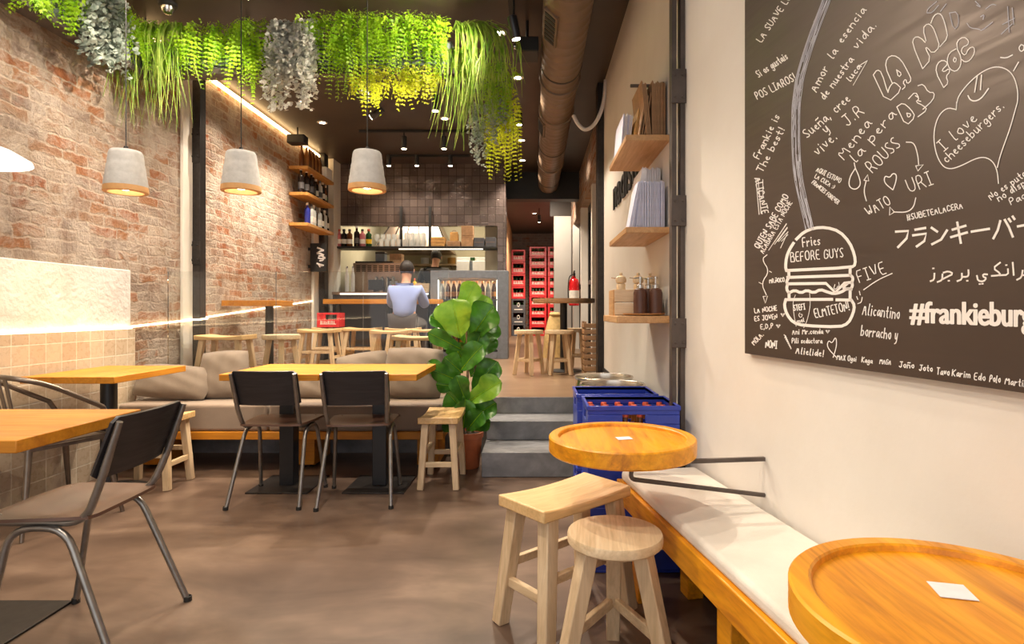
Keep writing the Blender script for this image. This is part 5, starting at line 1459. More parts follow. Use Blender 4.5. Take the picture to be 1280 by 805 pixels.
o = [q for q in COL.objects if q.get('label','').startswith('yellow squeeze')][0]; o.location = (at(517,0,8.2).x,8.27,ZP+0.946); o['label'] = 'yellow squeeze bottle on the bar beside the slatted crate'
# shelf over the opening
t = thing('overhead_rack', 'black steel rack over the kitchen opening with glasses and bottles', 'shelf', (-1.75,8.5,2.02))
MB().box(-1.14,1.20,-0.16,0.16,0,0.03).build('shelf_board', M['black'], t, bevel=0.003)
for px in (502,538):
    x = at(px,0,8.45).x+1.75
    MB().box(x-0.018,x+0.018,-0.1,-0.06,0.03,0.62).build('post', M['black'], t)
MB().box(-0.22,1.0,-0.13,-0.10,-0.014,-0.003).build('light_tube', M['led_w'], t, smooth=0)
spec = [(424,'bottle_pink','pink'),(430,'bottle_dark','black'),(437,'bottle_brown','brown'),(446,'bottle_dark','tall black'),(453,'bottle_pink','rose'),(461,'bottle_green','green')]
for k, (px, m, nm) in enumerate(spec):
    bottle('%s spirit bottle on the black rack over the bar, %s from the brick wall' % (nm, ORD[k]), (at(px,0,8.42).x,8.42,2.0508), GIN if k not in (3,) else WINE, M[m], 1.12, M['redcap'] if k in (0,5) else (M['label_w'] if k == 3 else M['black']), M['bottle_yellow'] if k == 5 else M['label_w'] if k != 3 else M['label_k'], None, 0.98)
# glasses
def tumbler(loc, label, stem=False):
    t = thing('wine_glass' if stem else 'tumbler', label, 'glass', loc, 0, 'glasses on the black rack')
    if stem:
        MB().lathe([(0,0),(0.032,0),(0.032,0.002),(0.004,0.006),(0.004,0.08),(0.02,0.092),(0.036,0.12),(0.037,0.15),(0.031,0.19)], seg=16).build('bowl', M['tumbler'], t, smooth=60)
    else:
        MB().lathe([(0,0),(0.030,0),(0.036,0.10),(0.034,0.10),(0.028,0.006),(0,0.006)], seg=16).build('body', M['tumbler'], t, smooth=60)
    return t
tb_ = None; wg = None
for r_ in range(2):
    for k in range(7):
        loc = (at(470,0,8.42).x+k*0.085, 8.38+r_*0.10, 2.0505)
        if k < 5 and r_ == 1:
            if wg is None: wg = tumbler(loc, 'stemmed wine glass behind the tumblers on the black rack', True)
            else: dup(wg, loc)
        elif r_ == 0 and k > 0:
            if tb_ is None: tb_ = tumbler(loc, 'clear tumbler standing on the black rack over the bar')
            else: dup(tb_, loc)
for lay in range(2):
    for r_ in range(2):
        for k in range(4):
            dup(tb_, (at(509,0,8.42).x+k*0.078, 8.39+r_*0.09, 2.0505+lay*0.101))
# cartons on the rack
def carton(label, px0, px1, py0, m, Y=8.45, bands=0, z=2.0503, d=0.18):
    a, b = at(px0,0,Y).x, at(px1,0,Y).x
    h = H-(py0-CY)*Y/F - z
    w = (b-a)/2
    t = thing('carton', label, 'box', ((a+b)/2,Y,z))
    n = max(1,bands)
    for k in range(n):
        MB().box(-w,w,-d/2,d/2,h*k/n+0.002*(k>0),h*(k+1)/n-0.002).build('carton_body' if n == 1 else 'layer', m, t, bevel=0.003)
    MB().box(-w*0.9,w*0.9,-d/2-0.001,-d/2+0.02,h*0.45,h*0.47).build('fold_line', M['kraft'], t)
carton('low stack of three orange cartons on the black rack next to the post', 540, 557, 297, M['kraft2'], bands=3)
carton('flat brown carton under the small brown bag on the black rack', 560, 576, 302, M['kraft'], bands=1)
carton('tall brown carton in the middle of the black rack', 577.5, 592, 283, M['kraft'], bands=2)
carton('dark tray box on the black rack next to the tall brown carton', 593, 606, 298, M['darkcrate'])
carton('dark tray box at the tiled end of the black rack', 607.5, 620, 297.5, M['darkcrate'])
p = at(568,302,8.45)
o = MB(); o.box(-0.06,0.06,-0.04,0.04,0,0.11); o.prism([(-0.06,-0.04),(0.06,-0.04),(0.04,0.0),(-0.04,0.0)],0.11,0.135)
t = thing('paper_bag', 'small brown paper bag on the flat brown carton of the rack', 'paper bag', (p.x,8.45,p.z+0.001))
o.build('bag_body', M['kraft2'], t, bevel=0.004)
MB().tube(smooth_path([(-0.03,-0.02,0.13),(-0.02,-0.02,0.155),(0.02,-0.02,0.155),(0.03,-0.02,0.13)]),0.004,6).build('handle', M['kraft'], t)

# ---- kitchen interior
t = thing('extractor_hood', 'slanted steel extractor hood inside the kitchen', 'hood', (-2.0,10.3,2.15))
hood = MB().add([(-0.75,-0.5,0.0),(0.55,-0.5,0.0),(0.55,0.5,0.0),(-0.75,0.5,0.0),(-0.45,-0.2,0.62),(0.25,-0.2,0.62),(0.25,0.4,0.62),(-0.45,0.4,0.62)], [(3,2,1,0),(4,5,6,7),(0,1,5,4),(1,2,6,5),(2,3,7,6),(3,0,4,7)])
hood.build('canopy', M['copper'], t, smooth=0)
MB().box(-0.3,0.1,-0.1,0.3,0.62,1.1).build('flue', M['chrome'], t)
g = MB()
for k in range(6): g.bar((-0.72+k*0.25,-0.505,0.01),(-0.43+k*0.136,-0.205,0.615),0.02,0.01)
g.build('rib', M['steel'], t)
t = thing('kitchen_counter', 'steel kitchen counter along the far kitchen wall', 'counter', (-1.8,10.6,ZP))
MB().box(-1.0,1.0,-0.35,0.38,0.86,0.90).build('worktop', M['chrome'], t, bevel=0.003)
for k in range(3): MB().box(-0.98+k*0.66,-0.34+k*0.66,-0.33,0.36,0.0,0.86).build('cupboard', M['white'], t, bevel=0.003)
t = thing('wall_shelf', 'cream kitchen shelf with pots above the white fridge', 'shelf', (-1.55,10.8,1.95))
MB().box(-0.8,0.75,-0.18,0.18,0,0.03).build('board', M['crate_w'], t)
for x in (-0.7,0,0.65): MB().bar((x,0.17,-0.12),(x,-0.12,-0.002),0.02,0.02).build('bracket', M['chrome'], t)
for k, (x, m) in enumerate(((-0.5,'white'),(-0.25,'chrome'),(0.0,'kraft2'),(0.22,'bottle_yellow'),(0.42,'white'),(0.58,'chrome'))):
    tag(MB().lathe([(0,0),(0.07,0),(0.075,0.01),(0.075,0.11),(0.07,0.12),(0.03,0.125),(0,0.125)], seg=18).build('storage_tub', M[m], loc=(-1.55+x,10.78,1.981)), '%s tub on the cream kitchen shelf, %s from the hood' % (('white','steel','orange','yellow','white','steel')[k], ORD[k]), 'tub')
a = at(570,321,10.0); b = at(612,321,10.0)
t = thing('kitchen_fridge', 'white double door fridge inside the kitchen', 'fridge', ((a.x+b.x)/2,10.1,ZP))
w = (b.x-a.x)/2; hh = a.z-ZP
MB().box(-w,w,-0.04,0.14,0,hh).build('cabinet', M['white'], t, bevel=0.01)
MB().box(-w+0.005,-w*0.22,-0.075,-0.042,0.1,hh-0.07).build('door', M['white'], t, bevel=0.008)
MB().box(-w*0.02,w-0.005,-0.075,-0.042,0.1,hh-0.07).build('door', M['white'], t, bevel=0.008)
MB().box(-w*0.2,-w*0.05,-0.06,-0.042,0.1,hh-0.07).build('handle', M['greyframe'], t)
MB().box(-0.05,0.03,-0.05,-0.04,hh-0.06,hh-0.005).build('display', M['bottle_green'], t)

# ---- display fridge with beer
x0, x1 = at(538,0,8.1).x, at(635,0,8.1).x
t = thing('display_fridge', 'grey framed display fridge full of beer bottles beside the corridor', 'fridge', ((x0+x1)/2,8.1,ZP))
w = (x1-x0)/2; Hf = 1.245; D = 0.36
fb = MB()
fb.box(-w,-w+0.10,0,D,0,Hf); fb.box(w-0.15,w,0,D,0,Hf); fb.box(-w+0.10,w-0.15,0,D,Hf-0.11,Hf); fb.box(-w+0.10,w-0.15,0,D,0,0.10)
fb.build('frame', M['greyframe'], t, bevel=0.004)
MB().box(-w+0.10,w-0.15,D-0.02,D,0.10,Hf-0.11).build('back_panel', M['fridge_back'], t)
for k, z in enumerate((0.16,0.48,0.84)):
    MB().box(-w+0.10,w-0.15,0.02,D-0.02,z-0.018,z).build('shelf', M['greyframe'], t)
MB().box(-w+0.10,w-0.15,0.0,0.006,0.10,Hf-0.11).build('glass_door', M['glass'], t, smooth=0)
for x in (-w+0.107,w-0.157):
    MB().box(x-0.006,x+0.006,0.03,0.05,0.14,Hf-0.13).build('light_strip', M['led_w'], t, smooth=0)
l = bpy.data.lights.new('fridge_light','AREA'); l.energy = 4.5; l.shape='RECTANGLE'; l.size=0.75; l.size_y=0.06; l.color=(1,0.82,0.58)
o = bpy.data.objects.new('fridge_light', l); COL.objects.link(o); o.parent = t; o.location=(-0.02,0.12,Hf-0.13)
fx = (x0+x1)/2
proto = {}
for rrow, (z, n, cap) in enumerate(((0.84,10,True),(0.48,9,True),(0.16,9,True))):
    for k in range(n):
        loc = (fx-w+0.155+k*(2*w-0.36)/(n-1), 8.1+0.09, ZP+z+0.0005)
        kind = ('bottle_brown' if (k*3+rrow)%4 else 'bottle_clear') if rrow == 0 else ('bottle_amber' if k % 3 else 'bottle_dark')
        lab = '%s bottle on the %s shelf of the display fridge, %s from the bar' % ({'bottle_brown':'brown beer','bottle_clear':'clear beer','bottle_amber':'amber beer','bottle_dark':'dark beer'}[kind], ('top','middle','bottom')[rrow], ORD[k])
        if kind not in proto:
            proto[kind] = bottle(lab, loc, BEER, M[kind], 1.2, M['label_o'], M['label_o'] if kind != 'bottle_clear' else M['label_w'], 'bottles in the display fridge', 1.12)
        else:
            dup(proto[kind], loc, None, lab)

# ---- red and grey crates at the back wall
def stack_crate(label, loc, m, cat='crate', marks=True, w=0.23, h=0.25, group='stacked bottle crates at the back wall'):
    t = thing('bottle_crate', label, cat, loc, 0, group)
    d = 0.15
    b = MB()
    for sy in (-1,1):
        y0, y1 = (-d,-d+0.012) if sy < 0 else (d-0.012,d)
        b.box(-w,w,y0,y1,0,h*0.50); b.box(-w,w,y0,y1,h*0.86,h-0.004); b.box(-w,-w+0.055,y0,y1,h*0.50,h*0.86); b.box(w-0.055,w,y0,y1,h*0.50,h*0.86)
    for sx in (-1,1):
        x0, x1 = (-w,-w+0.012) if sx < 0 else (w-0.012,w)
        b.box(x0,x1,-d+0.012,d-0.012,0,h-0.004)
    b.box(-w,w,-d+0.012,d-0.012,0,0.012)
    b.build('crate_body', m, t, bevel=0.004)
    if marks:
        mk = MB()
        mk.box(-w*0.72,w*0.72,-d-0.002,-d,h*0.20,h*0.24)
        x = -w*0.66
        for q in (0.10,0.05,0.08,0.06,0.10,0.05,0.09,0.07):
            mk.box(x, x+q*w, -d-0.002, -d, h*0.24, h*(0.36+0.10*random.random())); x += (q+0.09)*w
        mk.build('white_lettering', M['label_w'], t, smooth=0)
    else:
        mk = MB(); mk.lathe([(0.030,0),(0.045,0),(0.045,0.003),(0.030,0.003)], seg=18, M=Matrix.Translation((0,-d,h*0.52)) @ Matrix.Rotation(PI/2,4,'X'))
        mk.box(-w*0.6,w*0.6,-d-0.002,-d,h*0.10,h*0.17)
        mk.build('pale_emblem', M['label_w'], t, smooth=0)
    return t
Yb = 15.95
Yc = 15.6
def cx_at(px): return at(px,0,Yc-0.15).x
sgb = None
rc = stack_crate('red bottle crate', (0,0,0), M['red']); rc_dark = stack_crate('grey bottle crate', (0,0,0), M['darkcrate'], marks=False)
first = {'r': rc, 'd': rc_dark}; used = {'r': False, 'd': False}
gb = None
for si, (px, kinds, where, py_top) in enumerate(((648.0,'dddrrrr','in the stack beside the tiled pillar',0),(672.5,'rrrrrrrrr','in the tallest stack facing the corridor',0),(695.5,'rrrrrrrrr','in the stack beside the cream wall',0))):
    x = cx_at(px)
    wscale = 0.80 if si == 0 else 1.0
    for k, c in enumerate(kinds):
        zs = 1.32 if si == 0 else 1.06
        z = ZP+0.001+k*0.251*zs
        lab = '%s bottle crate %s, %s from the floor' % ('red' if c == 'r' else 'dark grey', where, ORD[k])
        if not used[c]:
            o = first[c]; o.location = (x,Yc,z); o['label'] = lab; used[c] = True
        else:
            o = dup(first[c], (x,Yc,z), None, lab)
        o.scale = (0.80 if si == 0 else 1.0, 1, zs)
        if k >= 2:
            for q in range(4):
                loc = (x-0.135+q*0.09, Yc-0.08, z+0.0125)
                if gb is None:
                    gb = tag(MB().lathe([(r,zz*0.95) for r,zz in BEER], seg=10).build('beer_bottle', M['bottle_green'], loc=loc, smooth=50), 'dark green bottle standing inside a stacked crate at the back wall', 'bottle', 'green bottles in the stacked crates')
                else:
                    n = gb.copy(); n.location = loc; COL.objects.link(n)
# small red crate on a stool by the bar
o = dup(rc, (at(405,0,6.95).x,0,0), None, 'small red bottle crate standing on a raw wood stool by the bar', 'red crate by the bar')
so = [q for q in COL.objects if q.get('label') == 'raw wood stool carrying the small red crate'][0]
o.location = (so.location.x, so.location.y, ZP+0.4755); o.scale = (0.60,0.72,0.72)
# fire extinguisher
p = at(720, 381, 8.02)
t = thing('fire_extinguisher', 'red fire extinguisher hanging between the dark windows above the round high table', 'fire extinguisher', (0.60,7.15,p.z))
t.location = (0.60, 8.72, 1.19); t.scale = (1.15,1.15,1.15)
MB().lathe([(0,0.0),(0.06,0.0),(0.068,0.01),(0.068,0.30),(0.055,0.345),(0.025,0.37),(0.02,0.39),(0,0.39)], seg=24).build('cylinder', M['redpaint'], t)
MB().lathe([(0.0685,0.10),(0.0695,0.10),(0.0695,0.20),(0.0685,0.20)], seg=24).build('label', M['label_w'], t)
MB().box(-0.014,0.014,-0.05,0.02,0.39,0.43).build('valve', M['steel'], t); MB().bar((0,0.0,0.435),(0,-0.08,0.455),0.018,0.008).build('handle', M['black'], t)
MB().tube(smooth_path([(0,-0.03,0.41),(-0.06,-0.05,0.38),(-0.078,-0.03,0.25),(-0.076,-0.01,0.08)]),0.008,8).build('hose', M['black'], t)
MB().box(0.068,0.0865,-0.02,0.02,0.22,0.28).build('wall_bracket', M['steel'], t)
# straw sack and slatted crate near the high table
t = thing('sack', 'slumped straw coloured sack behind the high stools', 'sack', (0.30,8.3,ZP))
def sk(u, v):
    a = u*2*PI; z = v
    r = 0.17*(1-0.55*max(0,(z-0.45)/0.55)**1.3)*(1+0.07*math.sin(3*a+4*z)+0.04*math.sin(7*a))
    return (r*math.cos(a), r*0.8*math.sin(a), 0.62*z)
s_ = MB(); s_.grid(sk, 28, 12, 0.0); s_.build('sack_body', M['yellowbag'], t, smooth=80)
MB().lathe([(0,0.60),(0.075,0.60),(0.09,0.625),(0.075,0.65),(0.03,0.66),(0,0.655)], seg=18).build('folded_neck', M['yellowbag'], t)
t = thing('slatted_crate', 'tall slatted wood crate standing at the dark post beside the kegs', 'crate', (0.60,5.95,ZP))
for k in range(9): MB().box(-0.10,0.08,-0.14,-0.128,0.01+k*0.062,0.055+k*0.062).build('slat', M['oldwood'], t, bevel=0.002)
for k in range(9): MB().box(-0.10,-0.09,-0.128,0.14,0.01+k*0.062,0.055+k*0.062).build('slat', M['oldwood'], t, bevel=0.002)
for x, y in ((-0.085,-0.12),(0.072,-0.12),(-0.085,0.125)): MB().box(x-0.012,x+0.012,y-0.008,y+0.012,0,0.57).build('corner_post', M['oldwood'], t)

# ------------------------------------------------------------------ the marker board on the plaster wall
BD = 0.022
def bpt(px, py, d):
    u = (px-CX)/F
    Y = (1.076 - d*1.0127)/(u+0.16)
    return Vector((u*Y, Y, H-(py-CY)*Y/F))
Yl = 2.011; Yr = 0.25
bo = Vector((wall_x(1.2), 1.2, 0.97))
board = thing('marker_board', 'big dark wall board covered in white handwriting and a line drawn burger', 'board', tuple(bo))
mb = MB()
P = [off_wall(Yl,0.001), off_wall(Yl,BD), off_wall(Yr,BD), off_wall(Yr,0.001)]
mb.prism([(a-bo.x, b-bo.y) for a, b in P], 0.0, 1.42)
mb.build('panel', M['board'], board, bevel=0.002)

def smooth2(p, it=2):
    for _ in range(it):
        if len(p) < 3: return p
        q = [p[0]]
        for a, b in zip(p, p[1:]):
            q += [(a[0]*.75+b[0]*.25, a[1]*.75+b[1]*.25), (a[0]*.25+b[0]*.75, a[1]*.25+b[1]*.75)]
        q.append(p[-1]); p = q
    return p
def ribbon(mb, pts, w, sm=2, closed=False, d=BD+0.0010):
    if closed: pts = list(pts)+[pts[0]]
    pts = smooth2([tuple(map(float,p)) for p in pts], sm) if sm else [tuple(map(float,p)) for p in pts]
    q = [pts[0]]
    for p in pts[1:]:
        if math.hypot(p[0]-q[-1][0], p[1]-q[-1][1]) > 0.05: q.append(p)
    if len(q) < 2: q = [q[0], (q[0][0]+0.6, q[0][1])]
    vs, fs = [], []
    n = len(q)
    for i, p in enumerate(q):
        a, b = q[max(i-1,0)], q[min(i+1,n-1)]
        dx, dy = b[0]-a[0], b[1]-a[1]; L = math.hypot(dx,dy) or 1
        nx, ny = -dy/L*w/2, dx/L*w/2
        ex, ey = (0,0)
        if i == 0: ex, ey = -dx/L*w*0.3, -dy/L*w*0.3
        if i == n-1: ex, ey = dx/L*w*0.3, dy/L*w*0.3
        vs += [bpt(p[0]+nx+ex, p[1]+ny+ey, d)-bo, bpt(p[0]-nx+ex, p[1]-ny+ey, d)-bo]
        if i: fs.append((2*i-2,2*i-1,2*i+1,2*i))
    mb.add(vs, fs)
GL = {
'A':"8|04 3e 64,18 58",'B':"7|04 0e 4e 5c 4a 09,09 5a 67 64 44 04",'C':"7|6c 4e 1d 09 05 34 66",'D':"7|04 0e 4d 69 45 04",'E':"6|5e 0e 04 54,09 49",
'F':"6|5e 0e 04,09 49",'G':"7|6c 4e 1d 09 05 34 66 69 49",'H':"7|0e 04,6e 64,09 69",'I':"5|0e 4e,2e 24,04 44",'J':"6|1e 6e,4e 45 24 06",'K':"7|0e 04,6e 09 64",
'L':"6|0e 04 54",'M':"9|04 1e 48 7e 84",'N':"7|04 0e 64 6e",'O':"8|4e 1d 09 15 44 65 79 6d 4e",'P':"6|04 0e 4e 5b 49 08",'Q':"8|4e 1d 09 15 44 65 79 6d 4e,47 74",
'R':"7|04 0e 4e 5b 49 08,39 64",'S':"6|5d 3e 0c 29 56 34 05",'T':"7|0e 6e,3e 34",'U':"7|0e 06 34 66 6e",'V':"7|0e 34 6e",'W':"9|0e 24 4b 64 8e",'X':"7|0e 64,6e 04",
'Y':"7|0e 39 6e,39 34",'Z':"6|0e 6e 04 64",
'a':"6|59 2a 06 24 47 59 55 64",'b':"6|0e 04,08 3a 57 34 05",'c':"5|49 2a 07 24 45",'d':"6|59 2a 06 24 47 5e,5e 54",'e':"5|07 48 2a 07 24 45",
'f':"5|4d 2e 14 11,09 39",'g':"6|59 2a 06 24 47 59,59 51 20 02",'h':"6|0e 04,08 3a 58 54",'i':"3|1a 14,1d 1c",'j':"3|2a 21 00,2d 2c",'k':"6|0e 04,4a 07 54",
'l':"3|1e 04 24",'m':"9|0a 04,08 2a 48 44,48 6a 88 84",'n':"6|0a 04,08 3a 58 54",'o':"6|3a 08 25 44 57 4a 3a",'p':"6|0a 00,08 3a 57 34 05",'q':"6|59 2a 06 24 47 59 50",
'r':"5|0a 04,07 3a 49",'s':"5|49 2a 08 46 24 05",'t':"5|2e 25 44,0a 4a",'u':"6|0a 05 24 46 4a,4a 54",'v':"5|0a 24 4a",'w':"8|0a 24 39 54 7a",'x':"5|0a 44,4a 04",
'y':"5|0a 05 24 4a,4a 31 00",'z':"5|0a 4a 04 44",
'.':"3|14 15",',':"3|15 02",'!':"3|1e 17,14 15",'#':"7|1e 04,5e 44,09 6a,06 66",':':"3|14 15,19 1a",')':"3|0d 29 05",'-':"5|09 49",'"':"4|0e 0c,3e 3c",
'ñ':"6|0a 04,08 3a 58 54,0d 2e 3d 5e",'Ñ':"7|04 0d 64 6d,0f 2f 5f",'~':"5|09 2a 48 5a",' ':"4|"}
def write(mb, s, x0, y0, x1, y1, h, w=1.0, slant=0.0, jit=0.5, sm=1):
    """text along the line (x0,y0)-(x1,y1) in photo pixels, cap height h"""
    adv = []
    x = 0
    for ch in s:
        g = GL.get(ch, GL['.']); wd = int(g.split('|')[0]); adv.append((x, g.split('|')[1])); x += wd+1.6
    tot = max(x-1.6, 1)
    dx, dy = x1-x0, y1-y0; L = math.hypot(dx,dy); ux, uy = dx/L, dy/L; vx, vy = uy, -ux
    if vy > 0 and abs(vy) > 0.5: vx, vy = -vx, -vy
    kx = L/tot; ky = h/10.0
    for x, g in adv:
        if not g: continue
        jy = rnd(jit)*0.6
        for stx in g.split(','):
            pts = []
            for tk in stx.split():
                a = int(tk[0],16); b = int(tk[1],16)-4
                X = (x+a+rnd(0.25*jit))*kx + slant*b*ky; Yy = (b+jy+rnd(0.25*jit))*ky
                pts.append((x0+ux*X+vx*Yy, y0+uy*X+vy*Yy))
            ribbon(mb, pts, w, sm if len(pts) > 2 else 0)
def T(px0, py0, sc): return lambda L: [(px0+a/sc, py0+b/sc) for a, b in L]
hw = MB()
cA = T(930,0,6.194); cB = T(1090,0,6.195); cC = T(930,120,5.033); cD = T(1100,120,5.033); cE = T(930,270,5.367); cG = T(1060,270,5.368); cH = T(930,370,6.194); cI = T(930,0,3.22)
for a in (("LA SUAVE LO",951.8,53.3,990,-4,8),("Si os gustais",948.6,97,985.7,73,9),("POS LIAROS!",947,124.5,996,99.5,9.5),("Amor",1020.4,115.4,1036,84.5,9.5),("la",1041.4,73.5,1048,64,9.5),
    ("esencia",1052.7,54,1083,12.5,9),("de nuestra",1031,125,1067.5,74.5,9),("vida.",1072,62,1097,31,10),("luca",1063,102,1077,83,7),
    ("Sueña, cree",1009.5,172.7,1064,125,11),("y",1033.5,166,1038,161,11),("vive.",1023.5,195,1048,172,13),("J.R",1060,158,1081,140,14),("Menea",1055,199.5,1090,154,12.5),("la pera",1070,203,1121,143,12),
    ("ROUSS",1091,216,1127,181,15),("URI",1138,241,1168,229,17),("WATO",1086.5,270.5,1114.5,254,12),("#SUBETEALACERA",1134.8,275.5,1204.3,260,7.2),("I love",1180,189,1223,149,14),("cheeseburgers.",1184,204,1256.5,133,11),
    ("No es puta",1239,250,1284,219,8.5),("no disp",1249,252,1283,231,8.5),("Paa",1264,256,1284,247,8.5),("Frankie is",949,199,975,145,8.5),("The best!",953,216,981.5,161,8.5),("ALICANTE",943.5,223,953,268,8),
    ("AQUI ESTUVO",1020,214,1050,229,6),("LA CUCA :)",1018,222,1042,236.5,5.5),("FRANKIES FOREVER",1014.5,229,1047,255.5,5),("QUIEN SABE COMO",949,311,986,245,7.5),("ACABARA ESTA NOCHE",954.5,317,990.5,253,6.5),
    ("MR.ÑOCO",962,354,981,352,5.2),("LA NOCHE",943.5,391.5,971.7,388,6),("ES JOVEN",943.5,401.5,972,398.5,6),("E,D,P",951,411.5,967,410,6),("MOLA.",943,431.5,955,418.5,6),("NONI",957,434.5,971.5,435.5,9),
    ("Ani Mr.conda",990.5,418,1029,417.2,6.5),("Pili seductora",990,429,1028,429,6.2),("Alielide!",994.6,441.5,1030,446,8),("MAX Ogoi",1046,449.5,1070.5,452,6.5),("Kaga",1077,452.5,1090.5,454.5,6.5),("MAGA",1099.5,454.5,1114,456,6.5),
    ("Joño",1124,459,1143,460.5,7),("Joto",1149,463,1166,464.5,7),("Tavo",1170.7,468,1187,469.5,8.5),("Karim",1190,470,1213,472.5,8),("Edo",1217.5,474.5,1232,476,8.5),("Polo",1237,477,1250.6,478.5,8.5),("Martin",1256,480,1284,484,8.5),
    ("FIVE",1074.5,353.5,1109,341,15),("Alicantino",1078,393,1124.5,399,14),("borracho y",1076,419.5,1122,425,13),("Fries",1003.6,308.5,1026,306,11.5),("BEFORE GUYS",988.7,327,1055,321.5,11.5),
    ("STEFI",992.5,388.5,1007,386.5,7),("mol",997,404,1006,402,5),("ELMTETON!",1019.5,397.5,1063,387.5,11)):
    hw = MB(); write(hw, *a, w=1.0 if a[5] < 7 else 1.25); hw.build('inscription', M['chalk'], board, smooth=0)
hw = MB()
def flush(name):
    global hw
    if hw.v: hw.build(name, M['chalk'], board, smooth=0)
    hw = MB()
STROKE = [False]
def line(pts, w=1.2, sm=2, closed=False):
    ribbon(hw, pts, w, sm, closed)
    if STROKE[0]: flush('pen_stroke')
line(cA([(955,470),(905,500),(880,520)]),1); line(cA([(955,470),(845,660)]),0.7)
line(cC([(700,455),(665,510),(658,570),(700,592),(736,560),(722,500),(700,455),(693,420)]),1.3)
flush('pear_drawing')
line(cD([(165,290),(215,292),(238,370),(243,430)]),1.3); line(cD([(225,440),(272,432),(238,472),(225,440)]),1.3,0)
flush('arrow_drawing')
line(cD([(80,590),(25,545),(30,500),(62,515),(80,485),(105,495),(100,540),(82,590)]),1.3)
flush('heart_drawing')
line(cD([(225,640),(212,700),(170,732),(90,730)]),1.3); line(cD([(90,730),(62,698),(60,750),(90,730)]),1.3,0)
line(cC([(770,660),(753,600),(768,535)]),1.3); line(cC([(755,530),(785,535),(778,495),(755,530)]),1.2,0)
flush('arrow_drawing')
line(cB([(655,805),(670,740),(750,640),(850,555),(950,513),(1040,530),(1100,590),(1130,700),(1128,790)])+cD([(858,60),(820,200),(757,370),(738,450)]),1.3)
line(cB([(655,790),(655,805)])+cD([(480,85),(478,88)]),1.3,0)
line(cD([(480,85),(420,72),(362,130),(335,240),(350,360),(390,440),(440,462),(510,440),(600,393),(660,383),(710,410),(738,470),(745,550)]),1.3)
flush('heart_drawing')
line(cB([(815,590),(795,715)]),1.5,0); line(cB([(848,580),(840,695)]),1.5,0); line(cB([(743,740),(760,775),(800,785),(850,760),(902,685)]),1.6)
flush('smile_drawing')
line(cB([(995,445),(1040,450),(1088,425)]),1.4); line(cB([(1135,480),(1095,550)]),1.4,0); line(cB([(1155,345),(1135,370),(1150,400),(1175,390),(1180,355),(1155,345)]),1.4)
for q in ([(165,230),(285,50)],[(195,187),(285,55)],[(205,190),(290,75)],[(225,170),(292,80)],[(232,172),(295,105)],[(245,215),(296,105)],[(75+175,170),(295,125)]): line(cE(q),0.8,0)
for q in ([(75,520),(95,745)],[(88,520),(108,740)],[(118,525),(120,640)]): line(cC(q),0.9,0)
flush('pen_stroke')
line(cE([(155,260),(118,290),(172,370),(115,450),(150,530)]),1); line(cE([(128,540),(158,537),(143,585),(128,540)]),1,0)
line(cE([(170,370),(185,378)]),.8,0); line(cE([(100,445),(120,455)]),.8,0)
flush('arrow_drawing')
STROKE[0] = True
for L in ([(715,475),(640,395),(655,340),(682,370),(710,310),(720,380),(690,475)],): line(cH(L),1.1)
for cx_, cy_ in ((265,232),(300,145),(648,275)):
    for k in range(3): ribbon(hw, cH([(cx_-14+k*4,cy_-8),(cx_,cy_+14),(cx_+14-k*3,cy_-8)]),1.3,0)
    flush('heart_drawing')
for k in range(7): ribbon(hw, cH([(310+7*k,300+14*k),(325+6*k,312+14*k),(316+8*k,325+14*k)]),1.2,0)
flush('arrow_drawing')
line(cG([(105,495),(200,428),(297,385)]),1.2); line(cG([(58,540),(66,560)]),1.1,0); line(cG([(76,505),(82,530)]),1.1,0); line(cG([(65,588),(90,580),(95,545)]),1.1)
line(cE([(345,530),(328,570),(332,650),(350,740)]),.7); line(cE([(440,515),(446,600),(425,700),(400,750)]),.7); line(cE([(375,650),(365,665),(380,685),(395,660),(380,660)]),.8)
line(cE([(610,460),(600,490),(620,490),(630,470)]),.9); line(cE([(635,445),(640,470),(625,495)]),.9)
STROKE[0] = False
# outlined bubble letters
for q in ([(10,580),(40,538),(75,560),(125,728),(128,690),(155,645),(180,638),(235,692),(115,802),(10,580)],[(155,640),(103,520),(115,450),(165,425),(225,460),(280,560),(307,620),(272,652),(262,608),(238,640),(262,668),(235,692)],
          [(190,540),(205,600),(232,570),(190,540)],[(392,532),(312,340),(325,288),(370,285),(427,345),(392,220),(430,180),(470,205),(500,280),(525,362),(470,417),(425,365),(413,372),(457,458),(392,532)],
          [(455,180),(480,118),(520,100),(548,130),(575,220),(587,292),(525,362)],[(555,678),(493,560),(505,490),(550,463),(592,490),(538,545),(560,557),(597,528),(602,560),(572,590),(592,642),(555,678)],
          [(650,378),(597,410),(580,470),(600,535),(650,557),(688,510),(690,440),(660,380)],[(638,445),(628,470),(645,485),(655,455),(638,445)],[(662,382),(655,320),(710,283),(750,315),(742,348),(700,365),(690,405),(722,432),(748,375),(790,360),(795,410),(760,467),(720,482),(688,455)]):
    line(cB(q),1.25,1)
for q in ([(615,430),(640,413),(672,440),(690,470),(652,508),(615,430)],[(655,455),(660,475),(675,460),(655,455)],[(662,398),(690,368),(706,398),(690,410),(722,425),(738,442),(700,470)],[(700,345),(722,338),(742,372),(767,372),(762,402),(720,440)],[(690,385),(705,395),(698,405),(712,408)]):
    line(cI(q),1.25,1)
flush('bubble_lettering')
hw = MB()
for q in ([(600,100),(633,235),(675,190),(662,90),(600,100)],[(425,100),(430,70),(500,12)],[(425,100),(465,100),(515,40)],[(530,88),(575,30)],[(735,180),(760,217),(830,225),(848,240),(935,170)],[(1050,50),(1062,250)],[(1085,60),(1098,190)],[(1000,265),(1085,185)],[(1010,190),(1105,140)],[(800,10),(850,60),(810,40)],[(880,70),(930,30),(960,40)],[(840,130),(870,110),(860,150)]):
    ribbon(hw, cB(q), 1.1, 1)
